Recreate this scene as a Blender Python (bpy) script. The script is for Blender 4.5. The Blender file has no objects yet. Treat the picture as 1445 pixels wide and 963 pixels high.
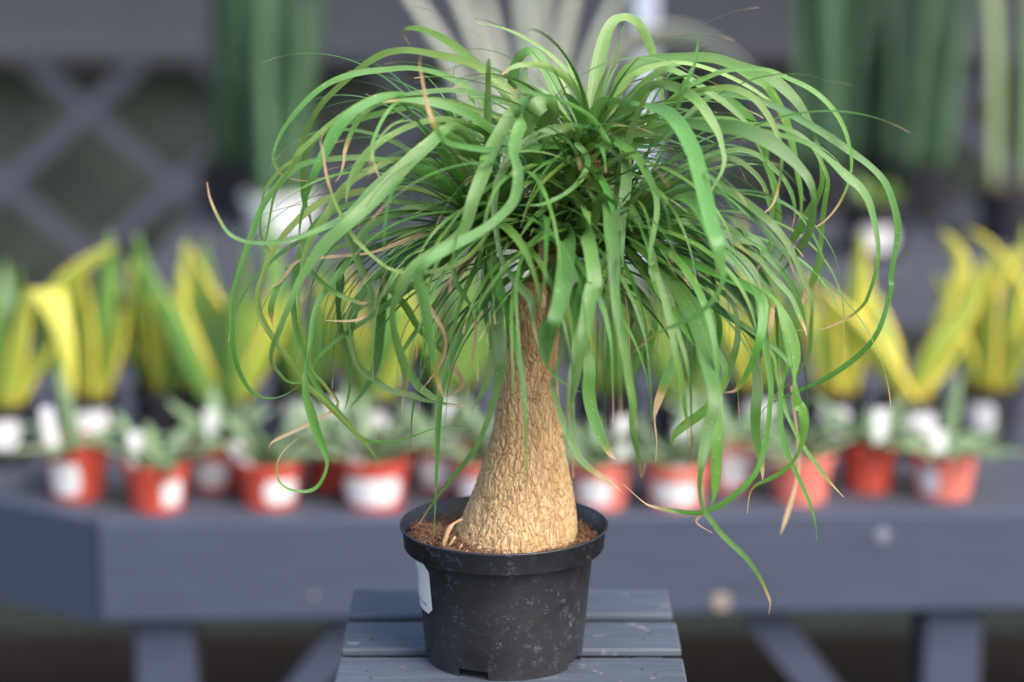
import bpy, math, random
from mathutils import Vector, noise

# ------------------------------------------------------------------ camera, sky, sun, exposure
sc = bpy.context.scene
R = math.radians
cd = bpy.data.cameras.new('camera'); cam = bpy.data.objects.new('camera', cd)
sc.collection.objects.link(cam); sc.camera = cam
cam.location = (0, -2.0, 1.715); cam.rotation_euler = (R(90 - 12.5), 0, 0)
cd.lens = 85; cd.sensor_width = 36; cd.clip_start = 0.05; cd.clip_end = 300
cd.dof.use_dof = True; cd.dof.focus_distance = 2.045; cd.dof.aperture_fstop = 2.2

SUN_AZ, SUN_EL = R(138), R(44)          # azimuth from +Y towards +X
wd = bpy.data.worlds.new('World'); sc.world = wd; wd.use_nodes = True
wn = wd.node_tree; bg = wn.nodes['Background']
sky = wn.nodes.new('ShaderNodeTexSky'); sky.sky_type = 'NISHITA'; sky.sun_disc = False
sky.sun_elevation = SUN_EL; sky.sun_rotation = SUN_AZ; sky.air_density = 1.0; sky.dust_density = 3.0; sky.ozone_density = 1.0
wn.links.new(sky.outputs[0], bg.inputs[0]); bg.inputs[1].default_value = 0.115
sd = bpy.data.lights.new('sun', 'SUN'); so = bpy.data.objects.new('sun', sd); sc.collection.objects.link(so)
sd.energy = 1.5; sd.angle = R(38); sd.color = (1.0, 0.95, 0.88)
so.rotation_euler = Vector((-math.sin(SUN_AZ)*math.cos(SUN_EL), -math.cos(SUN_AZ)*math.cos(SUN_EL), -math.sin(SUN_EL))).to_track_quat('-Z', 'Y').to_euler()
vs = sc.view_settings; vs.view_transform = 'Standard'; vs.look = 'None'; vs.gamma = 1.0; vs.use_curve_mapping = False
vs.exposure = 1.55
sc.cycles.use_denoising = True
sc.cycles.max_bounces = 8

C = sc.collection
rng = random.Random(7)

# ------------------------------------------------------------------ helpers
def mesh_of(verts, faces, smooth=False, uvs=None):
    me = bpy.data.meshes.new('m')
    me.from_pydata([tuple(v) for v in verts], [], faces)
    if uvs is not None:
        ul = me.uv_layers.new(name='UVMap')
        buf = []
        for l in me.loops: buf.extend(uvs[l.vertex_index])
        ul.data.foreach_set('uv', buf)
    if smooth: me.polygons.foreach_set('use_smooth', [True]*len(me.polygons))
    me.update()
    return me
def obj(name, me, mat=None, parent=None, label=None, cat=None, group=None, kind=None, loc=None, rot=None):
    o = bpy.data.objects.new(name, me); C.objects.link(o)
    if me is not None:
        me.name = name
        if mat is not None:
            if len(me.materials) == 0: me.materials.append(mat)
    if parent is not None: o.parent = parent
    if loc is not None: o.location = loc
    if rot is not None: o.rotation_euler = rot
    for k, v in (('label', label), ('category', cat), ('group', group), ('kind', kind)):
        if v: o[k] = v
    return o
def thing(name, label, cat, loc=(0, 0, 0), group=None, rz=0):
    return obj(name, None, label=label, cat=cat, group=group, loc=loc, rot=(0, 0, rz))
def box(x0, x1, y0, y1, z0, z1, b=0.0):
    """box with chamfered edges (b)"""
    if b <= 0:
        v = [(x0,y0,z0),(x1,y0,z0),(x1,y1,z0),(x0,y1,z0),(x0,y0,z1),(x1,y0,z1),(x1,y1,z1),(x0,y1,z1)]
        return v, [(3,2,1,0),(4,5,6,7),(0,1,5,4),(1,2,6,5),(2,3,7,6),(3,0,4,7)]
    vs_, fs = [], []
    cx, cy, cz = (x0+x1)/2, (y0+y1)/2, (z0+z1)/2
    hx, hy, hz = (x1-x0)/2, (y1-y0)/2, (z1-z0)/2
    idx = {}
    for sx in (-1,1):
        for sy in (-1,1):
            for sz in (-1,1):
                for a in range(3):
                    p = [hx-b, hy-b, hz-b]; p[a] += b
                    idx[(sx,sy,sz,a)] = len(vs_)
                    vs_.append((cx+sx*p[0], cy+sy*p[1], cz+sz*p[2]))
    for a in range(3):
        u, w = (a+1) % 3, (a+2) % 3
        for s in (-1,1):
            q = []
            for su, sw in ((-1,-1),(1,-1),(1,1),(-1,1)):
                k = [0,0,0]; k[a]=s; k[u]=su; k[w]=sw; q.append(idx[(k[0],k[1],k[2],a)])
            fs.append(tuple(q) if s > 0 else tuple(reversed(q)))
    for a in range(3):                      # edges along axis a
        u, w = (a+1) % 3, (a+2) % 3
        for su in (-1,1):
            for sw in (-1,1):
                q = []
                for s, ax in ((-1,u),(1,u),(1,w),(-1,w)):
                    k = [0,0,0]; k[a]=s; k[u]=su; k[w]=sw; q.append(idx[(k[0],k[1],k[2],ax)])
                fs.append(tuple(q) if su*sw > 0 else tuple(reversed(q)))
    for sx in (-1,1):
        for sy in (-1,1):
            for sz in (-1,1):
                q = [idx[(sx,sy,sz,a)] for a in range(3)]
                fs.append(tuple(q) if sx*sy*sz > 0 else tuple(reversed(q)))
    return vs_, fs
def bmesh_box(*a, **k): return mesh_of(*box(*a, **k))
def prism(poly, z0, z1):
    n = len(poly)
    v = [(x,y,z0) for x,y in poly] + [(x,y,z1) for x,y in poly]
    f = [tuple(reversed(range(n))), tuple(range(n,2*n))] + [(i,(i+1)%n,n+(i+1)%n,n+i) for i in range(n)]
    return mesh_of(v, f)
def lathe(prof, n=48, close_top=False):
    v, f = [], []
    for r, z in prof:
        for i in range(n):
            a = 2*math.pi*i/n; v.append((r*math.cos(a), r*math.sin(a), z))
    for k in range(len(prof)-1):
        for i in range(n):
            j = (i+1) % n; f.append((k*n+i, k*n+j, (k+1)*n+j, (k+1)*n+i))
    f.append(tuple(reversed(range(n))))
    if close_top: f.append(tuple(range((len(prof)-1)*n, len(prof)*n)))
    return v, f
def tube(pts, rad, n=6):
    v, f = [], []
    pts = [Vector(p) for p in pts]
    for k, p in enumerate(pts):
        t = (pts[min(k+1,len(pts)-1)] - pts[max(k-1,0)]).normalized()
        a = t.cross(Vector((0.31,0.2,1))).normalized()
        b = t.cross(a)
        r = rad[k] if isinstance(rad, (list, tuple)) else rad
        for i in range(n):
            q = 2*math.pi*i/n; v.append(p + a*(r*math.cos(q)) + b*(r*math.sin(q)))
        if k:
            for i in range(n):
                j = (i+1) % n; f.append(((k-1)*n+i, (k-1)*n+j, k*n+j, k*n+i))
    f.append(tuple(reversed(range(n)))); f.append(tuple(range((len(pts)-1)*n, len(pts)*n)))
    return v, f
def catmull(P, sub):
    out = []
    n = len(P)
    for i in range(n-1):
        p0 = P[max(i-1,0)]; p1 = P[i]; p2 = P[i+1]; p3 = P[min(i+2,n-1)]
        for s in range(sub):
            t = s/sub; t2 = t*t; t3 = t2*t
            out.append([0.5*((2*b) + (-a+c)*t + (2*a-5*b+4*c-d)*t2 + (-a+3*b-3*c+d)*t3) for a,b,c,d in zip(p0,p1,p2,p3)])
    out.append(list(P[-1]))
    return out
def blade(path, widths, wdir, thick=0.12, cup=0.0):
    """thick tapered leaf: lens section swept along a path; wdir = direction of the blade's width"""
    v, f, uv = [], [], []
    path = [Vector(p) for p in path]; n = len(path)
    sec = [(-1,0),(-.5,.8),(0,1),(.5,.8),(1,0),(.5,-.8),(0,-1),(-.5,-.8)]
    for k, p in enumerate(path):
        t = (path[min(k+1,n-1)] - path[max(k-1,0)]).normalized()
        w = Vector(wdir[k]) if isinstance(wdir, list) else Vector(wdir)
        w = (w - t*w.dot(t)).normalized(); nn = t.cross(w)
        h = widths[k]/2
        for a, b in sec:
            v.append(p + w*(h*a) + nn*(h*(thick*b + cup*(a*a))))
            uv.append((a*.5+.5, k/(n-1)))
        if k:
            m = len(sec)
            for i in range(m):
                j = (i+1) % m; f.append(((k-1)*m+i, (k-1)*m+j, k*m+j, k*m+i))
    m = len(sec)
    f.append(tuple(reversed(range(m)))); f.append(tuple(range((n-1)*m, n*m)))
    return mesh_of(v, f, True, uv)

# ------------------------------------------------------------------ materials
def mat(name):
    m = bpy.data.materials.new(name); m.use_nodes = True
    nt = m.node_tree; return m, nt, nt.nodes['Principled BSDF']
def N(nt, t, **k):
    n = nt.nodes.new(t)
    for a, v in k.items(): setattr(n, a, v)
    return n
def ramp(nt, fac, stops):
    r = N(nt, 'ShaderNodeValToRGB'); e = r.color_ramp.elements
    while len(e) < len(stops): e.new(0.5)
    for i, (p, c) in enumerate(stops):
        e[i].position = p; e[i].color = (*c, 1) if len(c) == 3 else c
    nt.links.new(fac, r.inputs[0]); return r.outputs[0]
def texco(nt, out='Object', scale=(1,1,1)):
    t = N(nt, 'ShaderNodeTexCoord'); m = N(nt, 'ShaderNodeMapping'); m.inputs['Scale'].default_value = scale
    nt.links.new(t.outputs[out], m.inputs[0]); return m.outputs[0]
def ntex(nt, vec, scale, detail=4, rough=.55, dist=0):
    n = N(nt, 'ShaderNodeTexNoise'); n.inputs['Scale'].default_value = scale; n.inputs['Detail'].default_value = detail
    n.inputs['Roughness'].default_value = rough; n.inputs['Distortion'].default_value = dist
    if vec is not None: nt.links.new(vec, n.inputs['Vector'])
    return n.outputs['Fac']
def mathn(nt, op, a, b=None, clamp=False):
    n = N(nt, 'ShaderNodeMath', operation=op); n.use_clamp = clamp
    for i, x in enumerate((a, b)):
        if x is None: continue
        if isinstance(x, (int, float)): n.inputs[i].default_value = x
        else: nt.links.new(x, n.inputs[i])
    return n.outputs[0]
def mix(nt, fac, a, b, blend='MIX'):
    n = N(nt, 'ShaderNodeMix', data_type='RGBA', blend_type=blend)
    for i, x in ((0, fac), (6, a), (7, b)):
        if isinstance(x, (int, float)): n.inputs[i].default_value = x
        elif isinstance(x, tuple): n.inputs[i].default_value = (*x, 1)
        else: nt.links.new(x, n.inputs[i])
    return n.outputs[2]
def bump(nt, bsdf, h, strength, dist):
    b = N(nt, 'ShaderNodeBump'); b.inputs['Strength'].default_value = strength; b.inputs['Distance'].default_value = dist
    nt.links.new(h, b.inputs['Height']); nt.links.new(b.outputs[0], bsdf.inputs['Normal'])
def paint(name, col, var=.25, rough=.6, grain=(1,14,14), bs=.35, scale=9, chip=None):
    m, nt, b = mat(name)
    v = texco(nt, 'Object', grain)
    n1 = ntex(nt, v, scale, 6, .6); n2 = ntex(nt, texco(nt), 3.5, 3)
    lo = tuple(c*(1-var) for c in col); hi = tuple(min(1, c*(1+var)) for c in col)
    c = mix(nt, n2, ramp(nt, n1, [(.3, lo), (.7, hi)]), ramp(nt, n1, [(.3, col), (.7, hi)]))
    if chip:
        k = ramp(nt, ntex(nt, texco(nt), chip[1], 8, .7), [(chip[2], (0,0,0)), (chip[2]+.05, (1,1,1))])
        c = mix(nt, k, c, chip[0])
    nt.links.new(c, b.inputs['Base Color']); b.inputs['Roughness'].default_value = rough
    bump(nt, b, n1, bs, .002)
    return m
def leafmat(name, base, col, tip, edge=None, edge_w=.16, rough=.33, transl=.25, band=None):
    """uv.x across the blade, uv.y along it; object colour g = where the dry tip starts"""
    m, nt, b = mat(name)
    uv = N(nt, 'ShaderNodeUVMap'); sep = N(nt, 'ShaderNodeSeparateXYZ'); nt.links.new(uv.outputs[0], sep.inputs[0])
    oi = N(nt, 'ShaderNodeObjectInfo')
    c = ramp(nt, sep.outputs[1], [(0, base), (.22, col), (1, tuple(x*.95 for x in col))])
    mp = N(nt, 'ShaderNodeMapping'); mp.inputs['Scale'].default_value = (16, .8, 1); nt.links.new(uv.outputs[0], mp.inputs[0])
    vein = ntex(nt, mp.outputs[0], 1.6, 5, .7)
    c = mix(nt, .55, c, ramp(nt, vein, [(.3, (.25,.25,.25)), (.7, (1,1,1))]), 'OVERLAY')
    pat = ntex(nt, texco(nt), 26, 4)
    c = mix(nt, ramp(nt, pat, [(.42, (0,0,0)), (.75, (.45,.45,.45))]), c, tuple(min(1, x*1.45+.015) for x in col))
    spk = N(nt, 'ShaderNodeTexVoronoi'); spk.inputs['Scale'].default_value = 170; nt.links.new(texco(nt), spk.inputs['Vector'])
    c = mix(nt, ramp(nt, spk.outputs['Distance'], [(.07, (.5,.5,.5)), (.13, (0,0,0))]), c, (.45,.50,.38))
    hs = N(nt, 'ShaderNodeHueSaturation')
    nt.links.new(mathn(nt, 'ADD', mathn(nt, 'MULTIPLY', oi.outputs['Random'], .03), .485), hs.inputs['Hue'])
    rnd2 = mathn(nt, 'FRACT', mathn(nt, 'MULTIPLY', oi.outputs['Random'], 13.7))
    nt.links.new(mathn(nt, 'ADD', mathn(nt, 'MULTIPLY', rnd2, .5), .78), hs.inputs['Value'])
    hs.inputs['Saturation'].default_value = 1.0
    nt.links.new(c, hs.inputs['Color']); c = hs.outputs[0]
    if band:
        w = N(nt, 'ShaderNodeTexNoise'); mp2 = N(nt, 'ShaderNodeMapping'); mp2.inputs['Scale'].default_value = (.7, 9, 1)
        nt.links.new(uv.outputs[0], mp2.inputs[0]); nt.links.new(mp2.outputs[0], w.inputs[0]); w.inputs['Scale'].default_value = 2.2; w.inputs['Detail'].default_value = 3
        c = mix(nt, ramp(nt, w.outputs['Fac'], [(.45, (0,0,0)), (.58, (1,1,1))]), c, band)
    if edge:
        e = mathn(nt, 'ABSOLUTE', mathn(nt, 'SUBTRACT', sep.outputs[0], .5))
        en = mathn(nt, 'ADD', e, mathn(nt, 'MULTIPLY', mathn(nt, 'SUBTRACT', vein, .5), .12))
        c = mix(nt, ramp(nt, en, [(.5-edge_w-.04, (0,0,0)), (.5-edge_w+.04, (1,1,1))]), c, edge)
    if tip:
        sc_ = N(nt, 'ShaderNodeSeparateColor'); nt.links.new(oi.outputs['Color'], sc_.inputs[0])
        dt = mathn(nt, 'SUBTRACT', mathn(nt, 'ADD', sep.outputs[1], mathn(nt, 'MULTIPLY', mathn(nt, 'SUBTRACT', vein, .5), .05)), sc_.outputs[1])
        k = ramp(nt, mathn(nt, 'ADD', mathn(nt, 'MULTIPLY', dt, 9), .3), [(.1, (0,0,0)), (.3, (1,1,1))])
        yk = ramp(nt, mathn(nt, 'ADD', mathn(nt, 'MULTIPLY', dt, 9), .5), [(.0, (0,0,0)), (.45, (1,1,1))])
        c = mix(nt, yk, c, (.30,.22,.05)); c = mix(nt, k, c, tip)
    nt.links.new(c, b.inputs['Base Color']); b.inputs['Roughness'].default_value = rough
    b.inputs['Specular IOR Level'].default_value = .5
    bump(nt, b, vein, .5, .0008)
    if transl:
        tr = N(nt, 'ShaderNodeBsdfTranslucent'); mx = N(nt, 'ShaderNodeMixShader'); mx.inputs[0].default_value = transl
        tc = mix(nt, .5, c, (.9,1.0,.3), 'MULTIPLY'); g = N(nt, 'ShaderNodeGamma'); g.inputs[1].default_value = .8; nt.links.new(tc, g.inputs[0])
        nt.links.new(g.outputs[0], tr.inputs[0])
        out = nt.nodes['Material Output']
        nt.links.new(b.outputs[0], mx.inputs[1]); nt.links.new(tr.outputs[0], mx.inputs[2]); nt.links.new(mx.outputs[0], out.inputs[0])
    return m
TAN = (.48, .33, .19)
LM = {
 'm':  leafmat('palm_leaf_green', (.16,.26,.05), (.066,.172,.028), TAN, transl=.18),
 'gl': leafmat('palm_leaf_sheen', (.15,.25,.05), (.085,.185,.045), TAN, rough=.31, transl=.2),  # paler version of the green leaf, mostly light sheen put into the colour
 'g':  leafmat('palm_leaf_olive', (.17,.25,.05), (.095,.19,.030), TAN, transl=.18),
 'y':  leafmat('palm_leaf_lime', (.17,.27,.05), (.165,.25,.05), TAN),
 'f':  leafmat('palm_leaf_new', (.40,.48,.26), (.165,.29,.085), TAN, transl=.22),
 'dry': leafmat('palm_leaf_dry', (.40,.26,.14), (.50,.34,.20), None, transl=.15, rough=.7),
}
LM['d'] = LM['m']
def bark():
    m, nt, b = mat('bark')
    v = texco(nt, 'Object', (1,1,.28))
    n1 = ntex(nt, v, 95, 7, .65, .6); n2 = ntex(nt, texco(nt, 'Object', (1,1,.5)), 28, 4); n3 = ntex(nt, texco(nt), 420, 4, .7)
    a = N(nt, 'ShaderNodeAttribute'); a.attribute_name = 'crack'
    c = ramp(nt, n1, [(.24, (.36,.19,.075)), (.42, (.53,.325,.145)), (.70, (.70,.48,.24))])
    c = mix(nt, ramp(nt, n2, [(.4, (0,0,0)), (.75, (.55,.55,.55))]), c, (.64,.455,.25))
    c = mix(nt, ramp(nt, ntex(nt, texco(nt, 'Object', (1,1,.6)), 17, 4, .6), [(.48, (0,0,0)), (.7, (.55,.55,.55))]), c, (.40,.235,.115))
    c = mix(nt, mathn(nt, 'MULTIPLY', a.outputs['Fac'], .45), c, (.30,.15,.055))
    nt.links.new(c, b.inputs['Base Color']); b.inputs['Roughness'].default_value = .62
    mpv = texco(nt, 'Object', (1,1,.26)); dn = N(nt, 'ShaderNodeTexNoise'); dn.inputs['Scale'].default_value = 70; nt.links.new(mpv, dn.inputs['Vector'])
    wv = N(nt, 'ShaderNodeMix', data_type='VECTOR'); wv.inputs[0].default_value = .012; nt.links.new(mpv, wv.inputs[4]); nt.links.new(dn.outputs['Color'], wv.inputs[5])
    vo = N(nt, 'ShaderNodeTexVoronoi', feature='DISTANCE_TO_EDGE'); vo.inputs['Scale'].default_value = 210; nt.links.new(wv.outputs[1], vo.inputs['Vector'])
    fl = ramp(nt, vo.outputs['Distance'], [(.0, (0,0,0)), (.10, (.8,.8,.8)), (.4, (1,1,1))])
    hh = mathn(nt, 'ADD', mathn(nt, 'ADD', n1, mathn(nt, 'MULTIPLY', n3, .3)), mathn(nt, 'MULTIPLY', fl, .55))
    cc = mix(nt, ramp(nt, vo.outputs['Distance'], [(.0, (.36,.36,.36)), (.08, (0,0,0))]), c, (.30,.16,.06))
    cc = mix(nt, ramp(nt, n3, [(.58, (0,0,0)), (.72, (.5,.5,.5))]), cc, (.86,.68,.42))
    nt.links.new(cc, b.inputs['Base Color'])
    bump(nt, b, hh, .75, .0022)
    return m
M_BARK = bark()
def husk():
    m, nt, b = mat('husk')
    n = ntex(nt, texco(nt, 'Object', (1,1,.15)), 240, 5)
    nt.links.new(ramp(nt, n, [(.3, (.16,.07,.032)), (.7, (.40,.21,.10))]), b.inputs['Base Color']); b.inputs['Roughness'].default_value = .8
    bump(nt, b, n, .6, .002); return m
M_HUSK = husk()
def potmat():
    m, nt, b = mat('black_plastic')
    co = texco(nt)
    vo = N(nt, 'ShaderNodeTexVoronoi', feature='F1'); vo.inputs['Scale'].default_value = 340; nt.links.new(co, vo.inputs['Vector'])
    ring = ramp(nt, vo.outputs['Distance'], [(.34, (0,0,0)), (.40, (1,1,1)), (.47, (1,1,1)), (.53, (0,0,0))])
    cut = ramp(nt, ntex(nt, co, 120, 4, .6), [(.53, (0,0,0)), (.60, (1,1,1))])
    zone = ramp(nt, ntex(nt, co, 30, 3), [(.42, (0,0,0)), (.66, (1,1,1))])
    dust = ntex(nt, co, 14, 6, .7)
    k = mathn(nt, 'MULTIPLY', mathn(nt, 'MULTIPLY', ring, cut), zone)
    sp = ramp(nt, ntex(nt, co, 620, 2), [(.70, (0,0,0)), (.76, (.8,.8,.8))])
    c = ramp(nt, dust, [(.35, (.012,.0125,.014)), (.75, (.028,.030,.035))])
    c = mix(nt, mathn(nt, 'MULTIPLY', sp, zone), c, (.16,.17,.19))
    c = mix(nt, mathn(nt, 'MULTIPLY', k, .5), c, (.20,.22,.27))
    nt.links.new(c, b.inputs['Base Color'])
    nt.links.new(mathn(nt, 'ADD', mathn(nt, 'MULTIPLY', dust, .3), .27), b.inputs['Roughness'])
    bump(nt, b, ntex(nt, co, 330, 3), .12, .0006)
    return m
M_POT = potmat()
def plain(name, col, rough=.5, var=.12, scale=30, spec=None, bs=.1):
    m, nt, b = mat(name)
    n = ntex(nt, texco(nt), scale, 4)
    nt.links.new(ramp(nt, n, [(.3, tuple(x*(1-var) for x in col)), (.7, tuple(min(1,x*(1+var)) for x in col))]), b.inputs['Base Color'])
    b.inputs['Roughness'].default_value = rough
    bump(nt, b, n, bs, .002)
    return m
M_SOIL = plain('coir', (.13,.066,.038), .95, .45, 160, bs=.6)
M_FIBRE = plain('coir_fibre', (.24,.125,.07), .9, .4, 60)
M_ROOT = plain('root_skin', (.50,.33,.17), .75, .25, 120, bs=.4)
M_WHITE = plain('white_label', (.68,.67,.69), .5, .06, 40)
M_BENCHSHADE = plain('bench_shade_sheet', (.010,.016,.013), .9, .3, 20)  # dark green colour standing in for shade beneath the back bench
M_CRATE = paint('crate_paint', (.068,.082,.104), .36, .55, (1.2,16,16), .5, 9, chip=((.19,.195,.20), 46, .60))
M_BENCH = paint('bench_paint', (.041,.053,.088), .16, .6, (1,8,8), .3, 7, chip=((.12,.12,.13), 22, .69))
M_BENCHTOP = paint('bench_top_paint', (.056,.063,.085), .25, .6, (1,8,8), .3, 7, chip=((.14,.13,.12), 16, .66))
M_SIDING = paint('siding_paint', (.19,.19,.225), .12, .6, (1,6,6), .2, 6)
M_LATTICE = paint('lattice_paint', (.155,.155,.21), .12, .65, (6,6,6), .2, 7)
M_DARKWALL = plain('foundation', (.12,.14,.11), .9, .3, 5)
M_RED = plain('red_plastic', (.47,.066,.042), .45, .12, 18)
M_RED2 = plain('faded_red_plastic', (.62,.17,.13), .45, .1, 18)
M_BLACK = plain('dark_plastic', (.018,.018,.024), .45, .2, 20)
M_GROW = plain('grower_pot_white', (.72,.76,.76), .4, .04, 10)
M_CHIPA = plain('bare_wood', (.24,.20,.17), .7)
M_CHIPB = plain('filler', (.17,.18,.22), .7)
M_POST = plain('post_paint', (.40,.45,.56), .4, .05, 6)
M_GAST = leafmat('succulent_leaf', (.11,.17,.08), (.115,.185,.085), None, rough=.5, transl=.05, band=(.20,.28,.16))
M_GOLD = leafmat('gold_snake_leaf', (.42,.38,.05), (.20,.30,.04), None, edge=(.70,.57,.09), edge_w=.22, transl=.1)
M_LIME = leafmat('lime_snake_leaf', (.12,.19,.035), (.075,.17,.035), None, edge=(.30,.38,.06), edge_w=.10, transl=.1)
M_YELLOW = leafmat('yellow_snake_leaf', (.55,.52,.08), (.62,.60,.10), None, edge=(.70,.62,.12), edge_w=.1, transl=.12)
M_SNAKE = leafmat('snake_leaf', (.03,.07,.025), (.03,.075,.035), None, transl=.05, band=(.075,.15,.085))
M_SNAKEP = leafmat('pale_snake_leaf', (.06,.12,.05), (.065,.14,.065), None, transl=.05, band=(.12,.215,.125))
M_STALK = leafmat('pale_stalk', (.25,.35,.17), (.27,.37,.18), None, transl=.05)
M_PALE = leafmat('silver_leaf', (.34,.40,.28), (.38,.42,.34), None, edge=(.58,.60,.53), edge_w=.2, transl=.15)
def groundmat():
    m, nt, b = mat('mulch')
    n = ntex(nt, texco(nt), 38, 8, .75); n2 = ntex(nt, texco(nt), 1.3, 3)
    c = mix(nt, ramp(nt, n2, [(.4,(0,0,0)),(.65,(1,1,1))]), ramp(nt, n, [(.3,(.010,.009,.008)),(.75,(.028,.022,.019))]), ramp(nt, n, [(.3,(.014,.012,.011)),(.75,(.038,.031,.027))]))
    nt.links.new(c, b.inputs['Base Color']); b.inputs['Roughness'].default_value = .95; b.inputs['Specular IOR Level'].default_value = .1
    bump(nt, b, n, .8, .02); return m
M_GROUND = groundmat()

# ------------------------------------------------------------------ ground
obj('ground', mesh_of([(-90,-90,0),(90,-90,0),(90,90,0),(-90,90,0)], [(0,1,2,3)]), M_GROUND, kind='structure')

obj('bench_shade_sheet', mesh_of([(-4,2.86,.004),(4,2.86,.004),(4,5.05,.004),(-4,5.05,.004)], [(0,1,2,3)]), M_BENCHSHADE, kind='structure')  # dark sheet that paints the back bench's shade on the ground

# ------------------------------------------------------------------ house with lattice skirting
house = thing('house', 'grey house wall of narrow horizontal siding boards along the top of the picture', 'house', (0, 5.1, 0))
bm_trim = bmesh_box(-5, 5, -.012, .03, .998, 1.066, .003)
obj('trim_board', bm_trim, M_SIDING, house)
sb = bmesh_box(-5, 5, -.004, .03, 0, .044, .004)
for k in range(34):
    obj('siding_board', sb, M_SIDING, house, loc=(0, 0, 1.068 + k*.046))
obj('foundation', bmesh_box(-5, 5, .34, .5, 0, .96), M_DARKWALL, house)
obj('floor_deck', bmesh_box(-5, 5, .032, 3.5, .97, 1.3), M_SIDING, house)
v = [(-5,-2.15,2.42),(5,-2.15,2.42),(5,.6,2.95),(-5,.6,2.95),(-5,-2.15,2.47),(5,-2.15,2.47),(5,.6,3.0),(-5,.6,3.0)]
obj('added_shade_roof', mesh_of(v, [(3,2,1,0),(4,5,6,7),(0,1,5,4),(1,2,6,5),(2,3,7,6),(3,0,4,7)]), M_SIDING, house)  # added out of view to cut sky light on the background
for x in (-4.6, -2.3, 2.3, 4.6):
    obj('shade_roof_post', bmesh_box(x-.05, x+.05, -2.05, -1.95, 0, 2.42, .005), M_SIDING, house)  # unseen posts carrying the added shade roof
lat = thing('lattice_skirting', 'dark grey diagonal timber lattice closing the space under the house wall', 'lattice', (0, 5.13, 0))
for s in (1, -1):
    for k in range(-8, 9):
        xc = -1.26 + k*.51                      # where the slat crosses z = .83
        z0, z1 = .06, .965
        g = 1.15*s
        xa, xb = xc + (z0-.83)*g, xc + (z1-.83)*g
        w = .037
        y0, y1 = (0, .016) if s > 0 else (.018, .034)
        P = [(xa-w, z0), (xa+w, z0), (xb+w, z1), (xb-w, z1)]
        v = [(x, y0, z) for x, z in P] + [(x, y1, z) for x, z in P]
        obj('slat', mesh_of(v, [(0,1,2,3),(7,6,5,4),(0,4,5,1),(1,5,6,2),(2,6,7,3),(3,7,4,0)]), M_LATTICE, lat)
obj('bottom_rail', bmesh_box(-5, 5, -.022, -.002, .0, .09, .003), M_LATTICE, lat)
post = thing('post', 'pale blue-white square metal post on the back bench, rising behind the palm top', 'post', (.287, 3.26, .7402))
obj('shaft', bmesh_box(-.026, .026, -.026, .026, 0.010, 1.735, .005), M_POST, post)
obj('base_plate', bmesh_box(-.06, .06, -.06, .06, 0, .010, .002), M_POST, post)

# ------------------------------------------------------------------ benches
def plank_poly(y0, y1, left, x1):
    return [(left(y0), y0), (x1, y0), (x1, y1), (left(y1), y1)]
bench = thing('display_bench', 'blue-grey painted timber bench carrying the red pots, its left corner cut at an angle', 'bench', (-.579, 1.229, 0), rz=R(2.4))
def left1(y):                                   # local frame: x along the front edge, y to the back
    return -y*1.5 if y < .5 else -.75
y = .030; k = 0
for k in range(6):
    d = .138
    obj('top_plank', prism(plank_poly(y, y+d-.008, lambda q: left1(q)+.037, 2.6), .715, .74), M_BENCHTOP, bench); y += d
obj('front_apron', bmesh_box(0, 2.6, -.002, .027, .594, .742, .004), M_BENCH, bench)
v = [(-.001,-.001),(.0,.028),(-.69,.49),(-.75,.50)]
obj('side_apron', prism([(-.002,0),(-.75,.50),(-.72,.52),(-.001,.040)], .594, .742), M_BENCH, bench)
def leg(x, y, parent, m=M_BENCH, h=.7145, s=.043):
    obj('leg', bmesh_box(-s, s, -s, s, 0, h, .005), m, parent, loc=(x, y, 0))
for x in (.085, 1.217, 2.45): leg(x, .075, bench)
for x in (-.45, .62, 1.95): leg(x, .72, bench)
for x, sgn in ((.135, 1), (1.168, -1)):
    P = [(x, .10, .28), (x+sgn*.36, .10, .70)]
    a, b_ = P; w = .032
    vv = [(a[0], .052, a[2]-w), (a[0], .052, a[2]+w), (b_[0]-sgn*w*2, .052, .714), (b_[0]+sgn*w*.3, .052, .714)]
    vv = vv + [(q[0], .092, q[2]) for q in vv]
    obj('brace', mesh_of(vv, [(0,1,2,3),(7,6,5,4),(0,4,5,1),(1,5,6,2),(2,6,7,3),(3,7,4,0)]), M_BENCH, bench)
for px, pz, r in ((1.102, .708, .011), (.875, .613, .014), (.30,.63,.004), (.47,.722,.005)):
    v, f = lathe([(r,0),(r,.003),(r*.7,.0042)], 14, True)
    obj('screw_cover', mesh_of(v, f), M_CHIPA if pz < .65 else M_CHIPB, bench, loc=(px, -.002, pz), rot=(R(90), 0, 0))

bb = thing('back_bench', 'dark grey timber bench in the background under the tall snake plants', 'bench', (-.80, 3.15, 0))
for k in range(7):
    obj('top_plank', bmesh_box(0, 3.4, .03+k*.14, .162+k*.14, .715, .74, .003), M_BENCHTOP, bb)
obj('front_apron', bmesh_box(0, 3.4, 0, .028, .60, .742, .004), M_BENCHTOP, bb)
for x in (.1, 1.2, 2.3, 3.3):
    leg(x, .075, bb, M_LATTICE); leg(x, .93, bb, M_LATTICE)

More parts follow.
